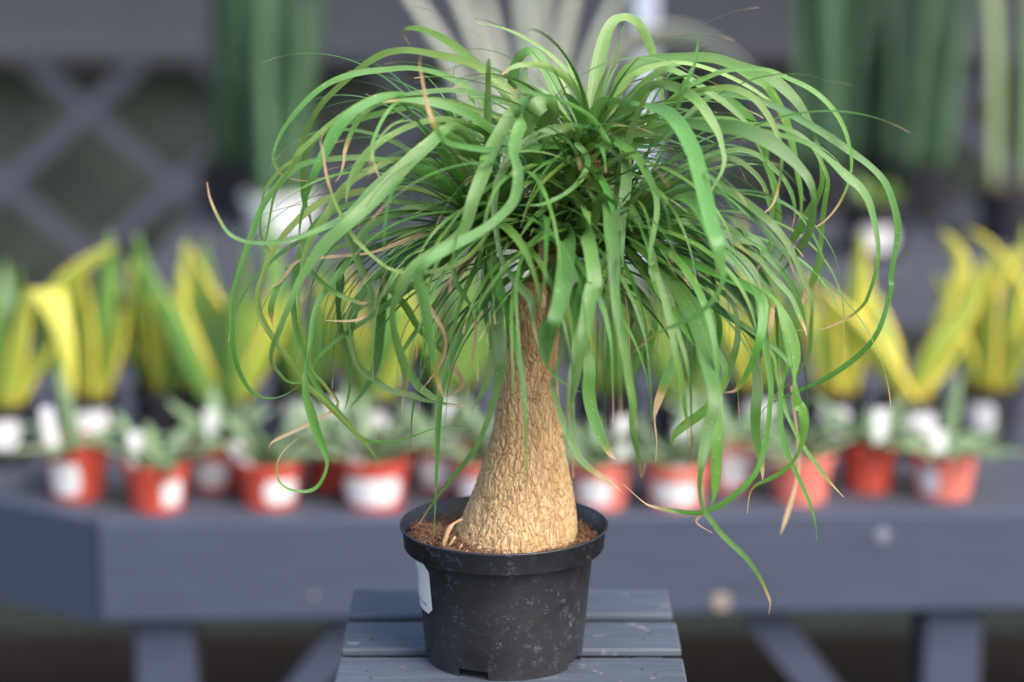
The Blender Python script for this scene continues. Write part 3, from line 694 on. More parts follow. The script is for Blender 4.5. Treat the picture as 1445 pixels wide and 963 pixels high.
# leaves --------------------------------------------------------------
# blade control points in the palm's own frame: x y z in mm, width in 0.1 mm, roll in degrees
LEAVES = [
 ('g',0,'69 0 451 57 14 43 -6 466 57 14 17 -10 474 56 14 10 -5 491 68 14 6 -3 499 79 14 -15 3 516 79 14 -33 8 524 74 14 -65 16 530 62 14 -84 20 532 57 14 -103 25 528 63 14 -122 30 516 57 14 -148 38 493 52 14 -160 42 479 52 14 -173 48 455 47 14 -178 49 437 41 14 -189 48 430 35 14 -199 47 420 35 14 -208 46 407 29 14 -211 45 390 29 14 -212 43 369 29 14 -202 41 352 29 14 -188 40 338 18 14'),
 ('m',93,'67 0 451 57 14 31 -6 466 57 14 -5 -10 472 45 14 -15 -8 486 51 14 -27 -6 501 56 14 -52 -3 514 51 14 -77 -1 519 45 14 -96 -2 518 51 14 -126 -9 515 56 14 -151 -14 505 51 14 -171 -20 487 45 14 -186 -25 467 34 14 -192 -29 451 22 14 -192 -30 445 28 14 -186 -33 434 28 14 -175 -35 430 22 14 -164 -38 429 17 14 -152 -40 432 11 14'),
 ('g',0,'67 0 452 57 14 26 -12 473 56 14 -15 -20 483 45 14 -42 -30 494 50 14 -70 -39 498 44 14 -82 -43 500 39 14 -100 -50 502 44 14 -120 -52 494 44 14 -142 -55 479 44 14 -156 -58 467 44 14 -169 -60 455 50 14 -171 -60 449 44 14 -181 -58 434 33 14 -188 -56 424 28 14 -192 -55 411 22 14 -196 -53 390 22 14 -199 -51 378 17 14 -200 -50 366 6 14'),
 ('m',0,'-14 0 388 57 14 -32 -12 419 57 14 -50 -20 441 45 14 -77 -23 444 51 14 -95 -25 444 51 14 -104 -26 445 45 14 -120 -27 447 51 14 -148 -31 446 50 14 -166 -35 443 50 14 -179 -38 435 56 14 -193 -43 420 50 14 -203 -47 404 56 14 -212 -51 379 50 14 -220 -54 356 39 14 -227 -56 333 39 14 -227 -59 308 45 14 -226 -59 288 45 14 -222 -57 270 45 14 -213 -55 253 40 14 -200 -53 246 23 14 -186 -52 248 23 14 -170 -50 258 17 14'),
 ('m',0,'-14 0 392 57 14 -33 -18 450 56 14 -52 -30 493 52 34 -72 -42 499 50 16 -90 -53 503 50 14 -107 -64 499 77 14 -126 -74 488 93 14 -138 -80 473 104 14 -144 -84 461 87 14 -152 -89 446 71 14 -158 -88 432 49 14 -162 -86 418 33 14 -166 -84 402 27 14 -167 -82 386 22 14 -165 -80 374 17 14'),
 ('m',88,'-14 0 391 57 14 -38 -12 444 57 14 -61 -20 483 45 14 -84 -33 494 45 14 -99 -40 495 39 14 -114 -49 488 44 14 -124 -55 474 44 14 -130 -61 458 33 14 -131 -64 449 22 14 -134 -68 438 17 14 -138 -70 433 11 14'),
 ('m',0,'-15 0 391 57 14 -40 12 443 57 14 -66 20 482 46 14 -88 27 481 52 14 -111 34 475 58 14 -137 43 467 52 14 -155 49 459 47 14 -171 52 442 52 14 -175 54 421 53 14 -175 57 397 47 14 -170 58 382 35 14 -169 60 366 18 14'),
 ('m',0,'-15 0 391 57 14 -43 -36 444 56 14 -70 -60 481 25 30 -84 -79 500 22 14 -96 -95 490 27 14 -104 -106 473 27 14 -105 -109 467 27 14 -104 -113 457 27 14 -99 -120 444 11 14'),
 ('g',0,'-11 0 390 57 14 -11 -18 431 56 14 -10 -30 462 45 14 -29 -39 476 50 14 -51 -47 482 55 14 -75 -56 478 50 14 -99 -67 467 55 14 -111 -73 457 71 14 -120 -79 445 71 14 -126 -84 432 60 14 -128 -90 419 33 14'),
 ('gl',0,'-11 0 387 103 14 -6 -20 423 102 14 -32 -65 474 77 14 -47 -79 478 76 14 -58 -94 469 108 14 -76 -107 455 119 14 -91 -118 439 118 14 -108 -129 423 118 14 -125 -140 409 107 14 -143 -143 393 107 14 -152 -145 380 85 14 -161 -146 367 64 14 -169 -149 349 59 14 -178 -148 327 54 14 -185 -144 310 43 14 -186 -141 297 32 14 -180 -138 287 27 14 -173 -136 280 22 14 -162 -134 279 16 14 -146 -130 282 7 40'),
 ('gl',95,'-11 0 388 92 14 -3 -20 427 90 14 -45 -57 470 77 14 -59 -68 464 88 14 -76 -83 453 98 14 -104 -100 432 98 14 -121 -110 415 76 14 -138 -118 406 54 14 -161 -128 398 38 14 -179 -127 393 32 14 -197 -124 392 32 14 -209 -121 393 27 14 -221 -119 399 27 14 -230 -115 413 27 14 -236 -112 427 27 14 -238 -110 439 22 14'),
 ('g',0,'-16 0 389 57 14 -53 -18 423 57 14 -89 -30 445 45 14 -101 -35 442 56 14 -119 -42 435 61 14 -134 -49 423 67 14 -143 -55 409 72 14 -151 -60 397 72 14 -160 -64 383 61 14 -165 -68 368 50 14 -167 -72 352 44 14 -169 -74 343 33 14 -169 -80 321 33 14 -165 -80 298 39 14 -159 -80 275 33 14 -149 -80 265 28 14 -138 -80 248 22 14 -136 -80 243 11 14'),
 ('y',0,'-15 0 387 57 14 -43 -12 407 57 14 -71 -20 419 45 14 -94 -26 421 45 14 -114 -31 420 51 14 -132 -36 417 62 14 -147 -39 414 62 14 -162 -44 405 62 14 -176 -49 393 56 14 -188 -51 378 50 14 -197 -53 363 45 14 -200 -54 354 45 14 -205 -55 339 50 14 -204 -56 320 56 14 -197 -58 306 56 14 -187 -59 291 56 14 -177 -59 276 51 14 -169 -58 262 51 14 -151 -56 244 51 14 -135 -54 226 51 14 -118 -52 207 40 14 -109 -51 194 29 14 -106 -50 187 17 14'),
 ('m',0,'-16 0 386 57 14 -50 -6 401 57 14 -84 -10 406 45 14 -109 -14 409 51 14 -138 -19 403 57 14 -154 -22 394 68 14 -167 -26 376 68 14 -174 -29 355 68 14 -176 -30 345 57 14 -178 -32 324 51 14 -175 -34 299 51 14 -168 -36 278 51 14 -160 -38 255 46 14 -147 -40 238 46 14 -141 -40 231 51 14 -124 -38 209 40 14 -112 -36 204 29 14 -97 -35 203 23 14 -77 -34 208 23 14 -55 -32 216 17 14 -33 -30 213 6 14'),
 ('y',80,'-12 -100 396 27 14 -26 -104 379 38 14 -44 -108 369 38 14 -68 -112 365 33 14 -88 -116 368 27 14 -98 -118 374 27 14 -117 -121 392 32 14 -126 -123 407 32 14 -135 -125 427 21 14 -141 -127 448 21 14 -143 -128 467 16 14 -145 -129 474 16 14 -141 -130 485 5 14'),
 ('gl',88,'-15 0 386 57 14 -46 -30 402 56 14 -76 -50 409 45 14 -93 -54 403 50 14 -129 -63 395 50 14 -124 -68 378 61 14 -117 -71 359 67 14 -113 -72 351 56 14 -109 -74 337 44 14 -112 -76 324 33 14 -124 -77 318 33 14 -147 -80 319 22 14'),
 ('m',95,'-16 0 386 57 14 -49 -12 398 57 14 -82 -20 400 51 14 -96 -26 400 62 14 -110 -34 392 68 14 -121 -42 381 67 14 -127 -49 367 56 14 -138 -58 353 56 14 -152 -67 335 50 14 -158 -74 318 45 14 -160 -80 300 39 14 -163 -86 284 28 40 -164 -90 273 44 14 -163 -92 258 67 14 -160 -93 248 83 14 -155 -95 229 78 14 -149 -97 214 61 14 -146 -99 203 33 14 -149 -100 191 28 14 -157 -100 180 33 14 -170 -100 178 22 14 -182 -100 182 22 14 -188 -100 191 22 14 -187 -100 204 17 14 -181 -100 214 17 14 -171 -100 223 11 14'),
 ('gl',0,'69 0 449 68 14 20 -30 443 67 14 18 -82 505 109 14 15 -100 488 108 14 9 -119 472 102 14 9 -130 462 69 14 12 -140 453 85 14 11 -144 438 90 14 6 -148 426 79 14 -14 -155 409 74 14 -43 -164 395 90 14 -60 -170 385 79 14 -67 -168 372 84 14 -64 -166 361 90 14 -60 -162 336 85 14 -56 -156 305 75 14 -51 -152 280 65 14 -47 -150 269 27 14'),
 ('gl',0,'69 0 450 91 14 41 -18 455 90 14 14 -30 452 90 14 10 -62 491 99 14 -2 -82 475 120 14 -11 -100 461 119 14 -15 -114 449 118 14 -24 -132 428 107 14 -30 -136 407 96 14 -40 -139 396 91 14 -55 -142 387 96 14 -70 -146 377 96 14 -78 -149 366 96 14 -84 -148 354 75 14 -89 -144 339 48 14 -86 -137 313 65 14 -80 -132 294 81 14 -79 -129 281 54 14 -81 -125 268 27 14 -82 -122 256 33 14 -82 -120 248 27 14'),
 ('gl',0,'72 0 450 57 14 61 -40 462 50 14 62 -48 475 67 14 40 -62 475 77 14 22 -75 469 66 14 10 -85 461 65 14 4 -92 454 65 14 -4 -103 440 60 14 -7 -115 425 54 14 -7 -122 412 48 14 -5 -127 399 43 14 -2 -133 383 43 14 5 -138 370 48 14 14 -143 359 70 14 22 -147 351 80 14 23 -151 340 48 14 25 -156 327 59 14 28 -160 315 21 14'),
 ('m',75,'-13 0 384 57 14 -41 -50 370 45 14 -40 -62 351 50 14 -37 -67 344 45 14 -31 -73 336 33 14 -24 -80 325 28 14 -23 -80 309 22 14 -26 -80 288 28 14 -30 -80 274 17 14'),
 ('m',60,'-16 0 383 57 14 -49 -42 370 56 14 -82 -70 356 44 14 -71 -73 345 44 14 -59 -77 326 33 14 -51 -80 313 33 14 -48 -78 300 28 14 -50 -76 287 28 14 -57 -73 273 28 14 -69 -70 257 17 14'),
 ('m',75,'-16 0 382 57 14 -56 -24 360 57 14 -94 -40 340 45 14 -83 -37 323 68 14 -71 -33 300 51 14 -58 -31 288 34 14 -43 -27 268 34 14 -36 -25 257 34 14 -36 -24 249 34 14 -46 -22 241 29 14 -61 -20 239 17 14'),
 ('gl',0,'-12 0 384 80 14 -12 -50 378 78 14 -10 -59 367 95 14 -8 -68 356 100 14 -6 -75 347 105 14 -5 -100 317 110 14 -2 -111 295 104 14 -4 -113 277 82 14 -10 -116 253 55 14 -22 -119 221 44 14 -41 -112 195 39 14 -58 -106 171 33 14 -71 -100 149 22 14'),
 ('gl',0,'-12 0 381 57 14 -14 0 344 58 14 -16 0 309 46 14 -10 -12 285 58 14 -11 -20 268 75 14 -17 -26 247 63 14 -27 -30 231 17 14'),
 ('m',0,'41 0 365 57 14 42 -50 325 37 27 35 -57 312 56 14 31 -62 301 79 14 33 -68 290 67 14 39 -72 275 34 14 46 -75 268 22 14 57 -78 261 22 14 67 -80 257 11 14'),
 ('gl',0,'47 -40 376 112 14 53 -77 395 143 14 51 -125 385 145 14 48 -170 370 142 14 46 -180 360 131 14 40 -200 345 109 14 36 -193 328 84 14 35 -188 315 63 14 38 -180 297 16 14'),
 ('gl',0,'42 0 369 103 14 62 -30 374 102 14 66 -81 414 115 14 67 -112 401 119 14 70 -151 384 117 14 72 -165 368 122 14 70 -168 364 116 14 66 -183 347 110 14 63 -196 332 94 14 59 -197 309 73 14 55 -194 286 47 14 52 -192 270 32 14 53 -190 256 11 14'),
 ('gl',97,'94 0 380 92 14 77 -30 374 90 14 78 -85 420 77 14 85 -97 420 103 14 86 -131 404 113 14 88 -150 384 106 14 88 -162 364 79 14 90 -175 345 79 14 95 -180 320 74 14 99 -180 293 69 14 103 -180 271 64 14 103 -177 254 53 14 108 -170 228 43 14 111 -164 206 16 14 114 -160 220 7 40'),
 ('m',0,'42 0 368 80 14 66 -20 353 80 14 72 -31 343 91 14 60 -42 336 102 14 62 -62 315 101 14 68 -82 295 94 14 71 -91 278 105 14 70 -93 262 111 14 74 -95 241 100 14 82 -98 221 78 14 89 -99 209 61 14 94 -100 206 33 14'),
 ('gl',0,'72 0 450 148 14 74 -10 460 147 14 78 -24 481 157 14 83 -33 493 123 14 94 -42 496 56 40 110 -55 495 49 40 124 -70 494 79 20 135 -86 490 119 14 144 -107 480 134 14 151 -131 465 138 14 152 -138 461 133 14 156 -158 444 132 14 161 -186 419 125 14 166 -199 404 103 14 169 -197 387 73 14 171 -195 377 37 19 163 -192 358 42 14 148 -187 344 47 14 131 -181 335 42 14 120 -177 329 42 14 103 -170 312 16 14'),
 ('gl',0,'96 0 380 81 34 118 -20 372 81 35 127 -37 364 90 14 136 -56 354 123 14 138 -65 348 156 14 147 -83 340 160 14 154 -102 330 159 14 160 -122 316 152 14 164 -147 297 134 14 168 -172 275 107 14 163 -179 254 101 14 159 -184 238 90 14 156 -190 221 53 14 157 -185 200 43 32 161 -180 184 39 19 168 -177 174 43 14 174 -174 165 43 14 185 -170 153 43 14 197 -165 140 43 14 208 -160 123 38 14 216 -155 105 33 14 218 -152 97 27 14 217 -150 88 16 14'),
 ('m',0,'100 0 374 80 14 131 -84 338 77 14 163 -140 302 76 14 171 -150 273 86 14 171 -153 266 86 14 171 -160 237 91 14 171 -160 210 86 14 170 -160 193 54 14 167 -160 181 16 14'),
 ('m',0,'73 0 450 80 14 83 0 462 80 14 91 3 484 91 14 99 5 508 102 14 108 7 519 91 14 123 9 525 85 14 152 6 527 85 14 177 1 527 90 14 201 -5 519 101 14 221 -10 513 112 14 236 -14 502 101 14 248 -18 489 79 14 257 -22 473 51 14 262 -25 460 39 14 265 -29 445 39 14 267 -28 425 45 14 261 -27 409 68 14 253 -25 393 90 14 246 -23 380 91 14 238 -21 366 68 14 232 -20 354 28 14'),
 ('m',88,'75 0 450 57 14 115 -20 462 34 14 131 -23 487 39 14 153 -25 506 45 14 163 -26 511 45 14 181 -28 519 39 14 199 -30 521 33 14 218 -32 521 33 14 233 -33 515 39 14 255 -36 505 44 14 271 -38 491 44 14 281 -39 476 39 14 286 -41 462 33 14 289 -42 447 28 14 288 -43 434 22 14 284 -45 421 22 14 276 -46 406 22 14 264 -48 394 17 14 250 -49 387 17 14 244 -50 380 6 14'),
 ('m',0,'74 0 450 57 14 110 -10 460 45 14 132 -13 484 51 14 154 -15 498 56 14 176 -16 500 56 14 206 -19 496 50 14 212 -19 495 56 14 233 -22 486 62 14 263 -28 470 67 14 287 -32 454 67 14 303 -36 443 56 14 317 -39 429 62 14 324 -41 413 62 14 329 -42 394 67 14 329 -43 380 50 14 326 -45 362 45 14 324 -46 345 45 14 325 -47 341 45 14 320 -48 319 45 14 312 -50 298 45 14 297 -48 280 51 14 273 -46 262 45 14 251 -44 251 34 14 236 -42 244 23 14 224 -41 237 17 14 218 -40 228 11 14 217 -40 221 6 14'),
 ('gl',0,'75 0 451 68 14 101 -18 464 68 14 126 -30 469 67 14 150 -43 478 78 14 173 -56 476 110 14 190 -66 477 132 14 208 -73 471 131 14 224 -78 462 126 14 239 -84 449 87 14 249 -88 436 71 14 253 -87 421 44 14 253 -80 405 60 14 249 -73 386 88 14 240 -66 369 89 14 232 -60 357 45 14'),
 ('m',0,'77 0 451 57 14 118 -12 468 56 14 158 -20 474 43 40 182 -24 476 42 40 207 -28 475 41 37 223 -31 475 39 14 241 -34 470 39 14 255 -36 460 39 14 263 -39 447 33 14 270 -39 431 39 14 269 -38 416 45 14 267 -36 395 45 14 266 -35 373 45 14 264 -33 355 57 14 260 -32 340 79 14 254 -31 328 85 14 251 -30 317 34 14'),
 ('m',90,'78 0 451 57 14 120 -24 472 56 14 162 -40 480 42 39 192 -46 476 42 39 204 -48 474 41 25 230 -53 469 44 14 251 -58 463 44 14 268 -62 450 50 14 283 -66 436 83 14 292 -68 429 72 14 300 -71 417 66 14 305 -75 398 50 14 308 -79 377 39 14 306 -79 356 33 14 301 -77 339 33 14 298 -76 332 28 14 286 -74 320 22 14 268 -73 311 17 14 255 -71 310 17 14 241 -70 308 6 14'),
 ('gl',0,'74 0 451 80 14 102 -20 472 79 14 105 -30 487 101 14 115 -42 503 100 14 125 -51 511 66 14 136 -59 511 82 14 148 -68 507 87 14 159 -79 499 87 14 168 -87 486 81 14 174 -93 475 54 14 177 -100 462 38 14 178 -103 456 38 14 175 -109 446 32 14 169 -114 437 32 14 163 -120 426 27 14'),
 ('f',0,'73 0 450 80 14 95 0 462 80 14 100 -5 481 102 14 109 -9 496 90 14 122 -14 512 67 14 136 -18 520 50 14 151 -22 515 50 14 169 -28 503 56 14 184 -33 493 50 14 201 -39 478 45 14 203 -40 473 28 14'),
 ('g',90,'75 0 451 57 14 98 -18 469 56 14 121 -30 479 34 14 138 -36 495 39 14 155 -42 504 44 14 172 -47 507 44 14 187 -52 508 61 14 203 -56 502 61 14 215 -61 489 55 14 224 -65 472 44 14 228 -68 456 33 14 226 -73 433 22 14 221 -76 416 22 14 214 -78 409 16 14 205 -80 405 5 14'),
 ('f',0,'72 0 450 91 14 74 10 460 91 14 76 20 483 126 14 80 33 512 126 14 86 46 538 115 14 93 55 552 92 14 101 60 556 69 14 109 64 555 81 14 120 72 546 87 14 128 81 529 82 14 133 85 515 76 14 137 89 499 77 14 140 94 482 59 14 147 100 457 24 14'),
 ('f',0,'73 0 450 57 14 85 0 462 57 14 90 -3 483 68 14 101 -7 506 73 14 112 -9 516 62 14 127 -11 522 45 14 141 -14 525 34 14 157 -16 524 34 14 175 -19 519 34 14 194 -18 511 34 14 213 -15 500 34 14 229 -12 487 34 14 237 -10 473 17 14'),
 ('f',0,'72 0 451 57 14 73 10 465 51 14 70 13 484 51 14 64 15 499 51 14 55 17 513 46 14 51 18 518 40 14 35 19 532 34 14 16 16 544 28 14 -3 13 552 23 14 -23 10 556 11 14'),
 ('f',0,'72 0 451 57 14 71 0 465 57 14 70 -7 480 68 14 59 -22 506 67 14 44 -32 520 61 14 28 -38 526 50 14 13 -43 526 44 14 3 -47 522 33 14 -3 -50 517 17 14'),
 ('gl',0,'72 0 450 80 14 66 20 456 80 14 48 39 483 104 14 43 49 500 116 14 35 59 515 110 14 27 63 525 93 14 19 65 526 81 14 11 69 517 99 14 8 72 503 105 14 7 77 486 82 14 8 80 473 35 14'),
 ('g',0,'68 0 452 57 14 39 0 473 57 14 10 0 485 57 14 0 8 498 79 14 -15 17 513 80 14 -28 25 524 74 14 -43 33 535 74 14 -60 42 544 57 14 -76 49 548 46 14 -87 54 545 35 14 -81 60 532 23 14'),
 ('gl',0,'68 0 450 57 14 35 -12 459 56 14 3 -20 458 56 14 -9 -34 471 73 14 -27 -54 486 83 14 -50 -71 497 77 14 -74 -76 501 55 14 -98 -80 500 27 14'),
 ('m',0,'69 0 452 57 14 43 -6 472 57 14 17 -10 484 45 14 3 -18 492 56 14 -15 -27 499 50 14 -39 -40 505 44 14 -63 -44 504 44 14 -81 -47 502 39 14 -98 -50 498 17 14'),
 ('m',80,'68 0 450 57 14 38 -48 460 56 14 10 -80 460 49 14 -14 -102 464 54 14 -35 -122 470 48 14 -46 -134 476 48 14 -55 -142 491 42 14 -60 -144 508 26 14 -63 -147 525 21 14 -65 -149 537 16 14 -64 -150 544 10 14'),
 ('gl',0,'70 0 450 125 14 32 -30 464 123 14 39 -57 487 143 14 36 -70 499 131 14 26 -79 495 163 14 20 -76 485 153 14 17 -72 469 77 14 13 -70 462 33 14'),
 ('m',0,'73 0 450 57 14 88 -80 460 33 14 80 -86 476 44 14 69 -93 491 38 14 48 -98 503 32 14 33 -92 507 27 14 15 -85 510 22 14 4 -80 509 11 14'),
 ('m',0,'75 0 450 57 14 100 -36 460 56 14 125 -60 461 28 14 141 -67 491 33 14 147 -69 511 33 14 155 -66 527 27 14 158 -62 543 22 14 159 -60 556 5 14'),
 ('m',0,'75 0 454 57 14 102 12 488 57 14 129 20 513 46 14 161 37 522 46 14 187 50 521 58 14 214 65 504 70 14 230 73 495 82 14 243 82 474 83 14 250 85 458 77 14 255 87 440 59 14 259 90 423 48 14 260 91 417 48 14 264 94 399 48 14 265 97 380 36 14 262 100 362 18 14'),
 ('m',0,'80 0 451 57 14 136 -30 475 56 14 191 -50 483 25 29 209 -54 462 22 14 216 -57 446 28 14 221 -59 431 28 14 223 -60 420 28 14 223 -57 401 28 14 222 -54 382 28 14 218 -52 364 22 14 212 -50 351 17 14'),
 ('m',0,'99 0 383 57 14 128 -24 408 56 14 157 -40 423 28 40 191 -49 423 24 27 212 -54 422 22 14 228 -59 416 22 14 243 -60 406 22 14 254 -60 391 22 14 263 -60 374 28 14 265 -60 362 28 14 263 -60 344 11 14'),
 ('gl',0,'98 0 384 57 14 125 -24 413 56 14 151 -40 432 45 14 165 -49 428 50 14 173 -55 431 61 14 187 -65 424 66 14 204 -78 413 71 14 218 -90 402 66 14 230 -92 388 60 14 239 -95 371 49 14 247 -97 353 38 14 251 -99 342 33 14 252 -100 330 33 14 252 -96 311 39 14 252 -92 296 39 14 247 -89 282 33 14 238 -85 268 28 14 223 -80 253 11 14'),
 ('gl',0,'99 0 383 57 14 128 -30 410 56 14 157 -50 426 45 14 181 -63 424 55 14 198 -75 411 61 14 210 -81 400 55 14 222 -85 386 55 14 232 -87 375 49 14 238 -90 361 22 14'),
 ('gl',0,'100 0 381 57 14 140 -18 393 57 14 180 -30 394 34 14 198 -47 379 39 14 211 -59 368 39 14 224 -71 353 44 14 237 -74 339 44 14 243 -76 326 39 14 249 -79 313 33 14 251 -80 306 17 14'),
 ('m',0,'101 0 382 57 14 144 -30 399 56 14 187 -50 402 28 14 207 -55 378 33 14 218 -58 369 39 14 229 -60 359 45 14 240 -57 344 45 14 250 -53 323 39 14 254 -50 304 23 14'),
 ('m',97,'101 0 380 67 34 145 -36 381 67 35 189 -60 368 56 40 204 -70 355 49 40 211 -76 347 49 40 220 -82 340 42 40 226 -86 333 56 40 231 -91 322 99 14 236 -94 306 132 14 239 -96 290 110 14 239 -99 275 35 40 240 -100 266 50 14 243 -98 251 89 14 245 -97 250 94 14 249 -96 238 83 14 249 -93 224 50 14 246 -92 212 39 14 241 -90 201 34 14 232 -88 191 45 14 219 -85 183 45 14 210 -84 178 34 14 206 -82 169 28 14 205 -80 153 17 14'),
 ('m',0,'101 0 378 80 14 144 -48 366 78 14 187 -80 354 77 14 210 -98 344 82 14 211 -110 330 82 14 208 -119 312 76 14 203 -116 292 60 14 196 -113 276 49 14 190 -111 267 38 14 181 -110 265 16 14'),
 ('m',0,'102 0 375 57 14 158 -30 335 57 14 213 -50 297 45 14 212 -56 278 79 14 213 -63 259 96 14 211 -69 242 96 14 211 -70 224 79 14 215 -70 202 56 14 218 -70 188 51 14 218 -70 177 23 14'),
 ('m',93,'101 0 379 57 14 148 -42 381 56 14 194 -70 367 55 14 209 -76 344 67 14 213 -80 320 67 14 217 -86 292 55 14 221 -91 266 50 14 220 -93 245 44 14 219 -94 230 45 14 215 -96 209 45 14 209 -98 193 50 14 197 -99 179 50 14 179 -97 164 50 14 161 -93 157 45 14 143 -89 158 39 14 124 -86 161 28 14 115 -84 166 17 14 100 -80 179 6 14'),
 ('gl',0,'100 0 378 57 14 139 -24 358 57 14 177 -40 338 45 14 192 -47 327 39 14 196 -55 307 51 14 194 -60 290 62 14 188 -60 271 79 14 183 -60 254 79 14 181 -60 241 34 14'),
 ('d',0,'98 0 379 57 14 139 -20 359 45 14 150 -23 351 51 14 163 -26 341 57 14 175 -29 327 51 14 183 -27 308 51 14 183 -23 288 57 14 180 -20 269 46 14'),
 ('d',0,'95 0 378 57 14 89 -10 341 46 14 101 -15 336 46 14 114 -20 332 57 14 123 -26 319 63 14 128 -30 305 57 14 123 -30 287 80 14 112 -30 269 80 14 108 -30 260 23 14'),
 ('d',0,'95 0 378 57 14 90 0 332 29 14 100 -4 329 40 14 108 -10 317 46 14 110 -10 304 40 14 106 -10 291 12 14'),
 ('d',74,'98 0 377 57 14 123 -12 344 57 14 148 -20 313 46 14 153 -27 292 46 14 145 -33 275 86 14 137 -39 258 85 14 131 -42 241 68 14 129 -43 233 40 14 128 -45 225 17 14 130 -47 207 17 14 129 -50 190 6 14'),
 ('m',0,'97 0 380 57 14 116 -120 380 49 14 122 -125 369 54 14 128 -132 352 54 14 134 -143 326 54 14 138 -150 304 48 14 143 -150 280 48 14 145 -150 265 38 14 148 -150 249 27 14 150 -150 230 5 14'),
 ('m',0,'100 0 374 57 14 142 -36 328 57 14 183 -60 283 56 14 182 -65 259 67 14 170 -70 241 84 14 156 -70 230 84 14 144 -70 220 68 14 141 -70 210 23 14'),
 ('gl',90,'41 0 363 57 14 46 -30 327 57 14 50 -50 291 34 14 41 -68 264 45 14 45 -78 247 50 14 52 -91 227 56 14 63 -102 207 56 14 77 -109 196 50 14 89 -116 189 33 14 97 -120 184 22 14'),
 ('m',0,'104 0 374 57 14 170 -36 328 57 14 236 -60 284 34 14 233 -62 265 45 14 232 -66 232 45 14 236 -69 210 51 14 243 -68 192 40 14 252 -66 174 34 14 260 -64 155 28 14 265 -62 138 17 14 267 -60 122 6 14'),
 ('m',97,'103 0 375 57 14 163 -18 329 57 14 224 -30 286 29 14 232 -33 262 34 14 239 -37 236 34 14 240 -38 231 34 14 245 -40 220 34 14 254 -40 203 34 14 267 -40 185 34 14 280 -40 168 29 14 291 -40 156 12 14'),
 ('dry',0,'258 80 225 24 14 269 98 155 25 14 268 100 132 25 14 264 100 113 37 14 259 100 95 43 14 254 100 79 19 14'),
 ('dry',0,'173 -90 159 28 14 166 -90 155 28 14 161 -90 148 17 14 175 -90 139 6 14'),
 ('y',30,'-17 0 384 57 14 -63 -30 384 56 14 -107 -50 371 22 14 -134 -56 369 28 14 -168 -60 366 22 14 -177 -60 359 28 14 -187 -60 346 22 14 -193 -60 344 11 14'),
 ('m',0,'-22 0 383 57 14 -100 -30 383 56 14 -177 -50 360 28 14 -179 -52 356 28 14 -187 -57 344 45 14 -193 -60 330 56 14 -194 -60 319 50 14 -192 -60 307 11 14'),
 ('gl',0,'-18 0 381 57 14 -73 -18 347 57 14 -127 -30 315 28 14 -129 -35 297 28 14 -126 -40 280 40 14 -121 -43 269 51 14 -109 -47 261 57 14 -97 -51 253 57 14 -78 -53 249 51 14 -67 -55 245 40 14 -48 -58 243 23 14 -31 -60 241 17 14'),
 ('d',0,'-18 0 383 57 14 -65 -12 362 57 14 -112 -20 343 57 14 -117 -23 334 68 14 -126 -29 318 80 14 -130 -30 302 74 14 -129 -30 282 11 14'),
 ('d',0,'-19 0 383 80 14 -78 12 373 81 14 -137 20 349 81 14 -141 20 330 81 14 -144 20 310 47 14 -141 20 285 58 14 -135 16 261 53 14 -134 13 240 35 14 -139 10 220 23 14'),
 ('d',0,'-16 0 383 92 14 -57 24 370 93 14 -98 40 347 94 14 -106 44 319 88 14 -109 49 285 89 14 -112 47 256 77 14 -121 43 232 53 14 -137 40 214 30 14'),
 ('m',0,'-21 0 383 57 14 -94 -36 385 56 14 -166 -60 366 33 14 -161 -63 358 39 14 -151 -67 349 39 14 -137 -70 339 39 14 -125 -70 334 33 14 -116 -70 331 28 14 -111 -70 334 17 14'),
 ('d',0,'-16 0 379 57 14 -52 -18 328 57 14 -88 -30 279 34 14 -83 -35 273 46 14 -74 -47 257 68 14 -61 -50 247 57 14 -53 -50 241 28 14 -43 -50 238 11 14'),
 ('m',80,'-20 0 378 57 14 -90 -18 326 57 14 -160 -30 276 29 14 -153 -34 254 29 14 -140 -38 237 29 14 -156 -40 226 29 14 -174 -40 216 29 14 -189 -40 209 29 14 -198 -40 204 23 14 -200 -40 199 11 14'),
 ('gl',0,'74 0 450 68 14 95 -20 462 68 14 101 -28 453 84 14 102 -39 440 95 14 101 -52 425 100 14 97 -66 405 89 14 97 -80 383 55 14 98 -90 366 22 14'),
 ('m',0,'73 0 450 57 14 88 -50 465 55 14 96 -57 462 61 14 109 -70 454 71 14 117 -84 441 66 14 123 -97 428 49 14 124 -106 414 49 14 121 -114 399 43 14 118 -121 384 43 14 117 -130 368 32 14'),
 ('m',0,'71 0 450 57 14 59 -60 463 39 14 66 -68 458 49 14 69 -77 449 49 14 62 -91 437 44 14 51 -102 429 33 14 45 -105 426 32 14 31 -112 421 32 14 13 -120 422 11 14'),
 ('f',0,'-12 0 386 115 14 -17 0 399 114 14 -23 -4 407 160 14 -33 -14 426 170 14 -43 -23 445 146 14 -52 -30 460 112 14 -56 -32 475 78 14 -64 -35 490 56 14 -82 -38 495 39 14 -94 -40 500 22 14'),
 ('d',0,'-12 0 386 69 14 -28 -10 399 68 14 -35 -20 410 91 14 -49 -36 426 112 14 -63 -50 439 100 14 -78 -54 442 67 14 -92 -57 437 44 14 -100 -60 425 22 14'),
 ('m',0,'95 0 383 57 14 99 -40 416 50 14 106 -48 408 56 14 113 -58 396 61 14 119 -68 383 61 14 122 -77 372 72 14 125 -84 356 99 14 137 -92 338 77 14 145 -100 317 44 14'),
 ('m',0,'95 0 382 73 41 101 -20 395 73 41 115 -26 395 73 35 133 -34 392 79 14 157 -46 383 118 14 170 -54 371 145 14 178 -61 357 145 14 187 -63 349 123 14 200 -68 334 111 14 209 -72 317 95 14 214 -76 300 67 14 212 -80 282 33 14'),
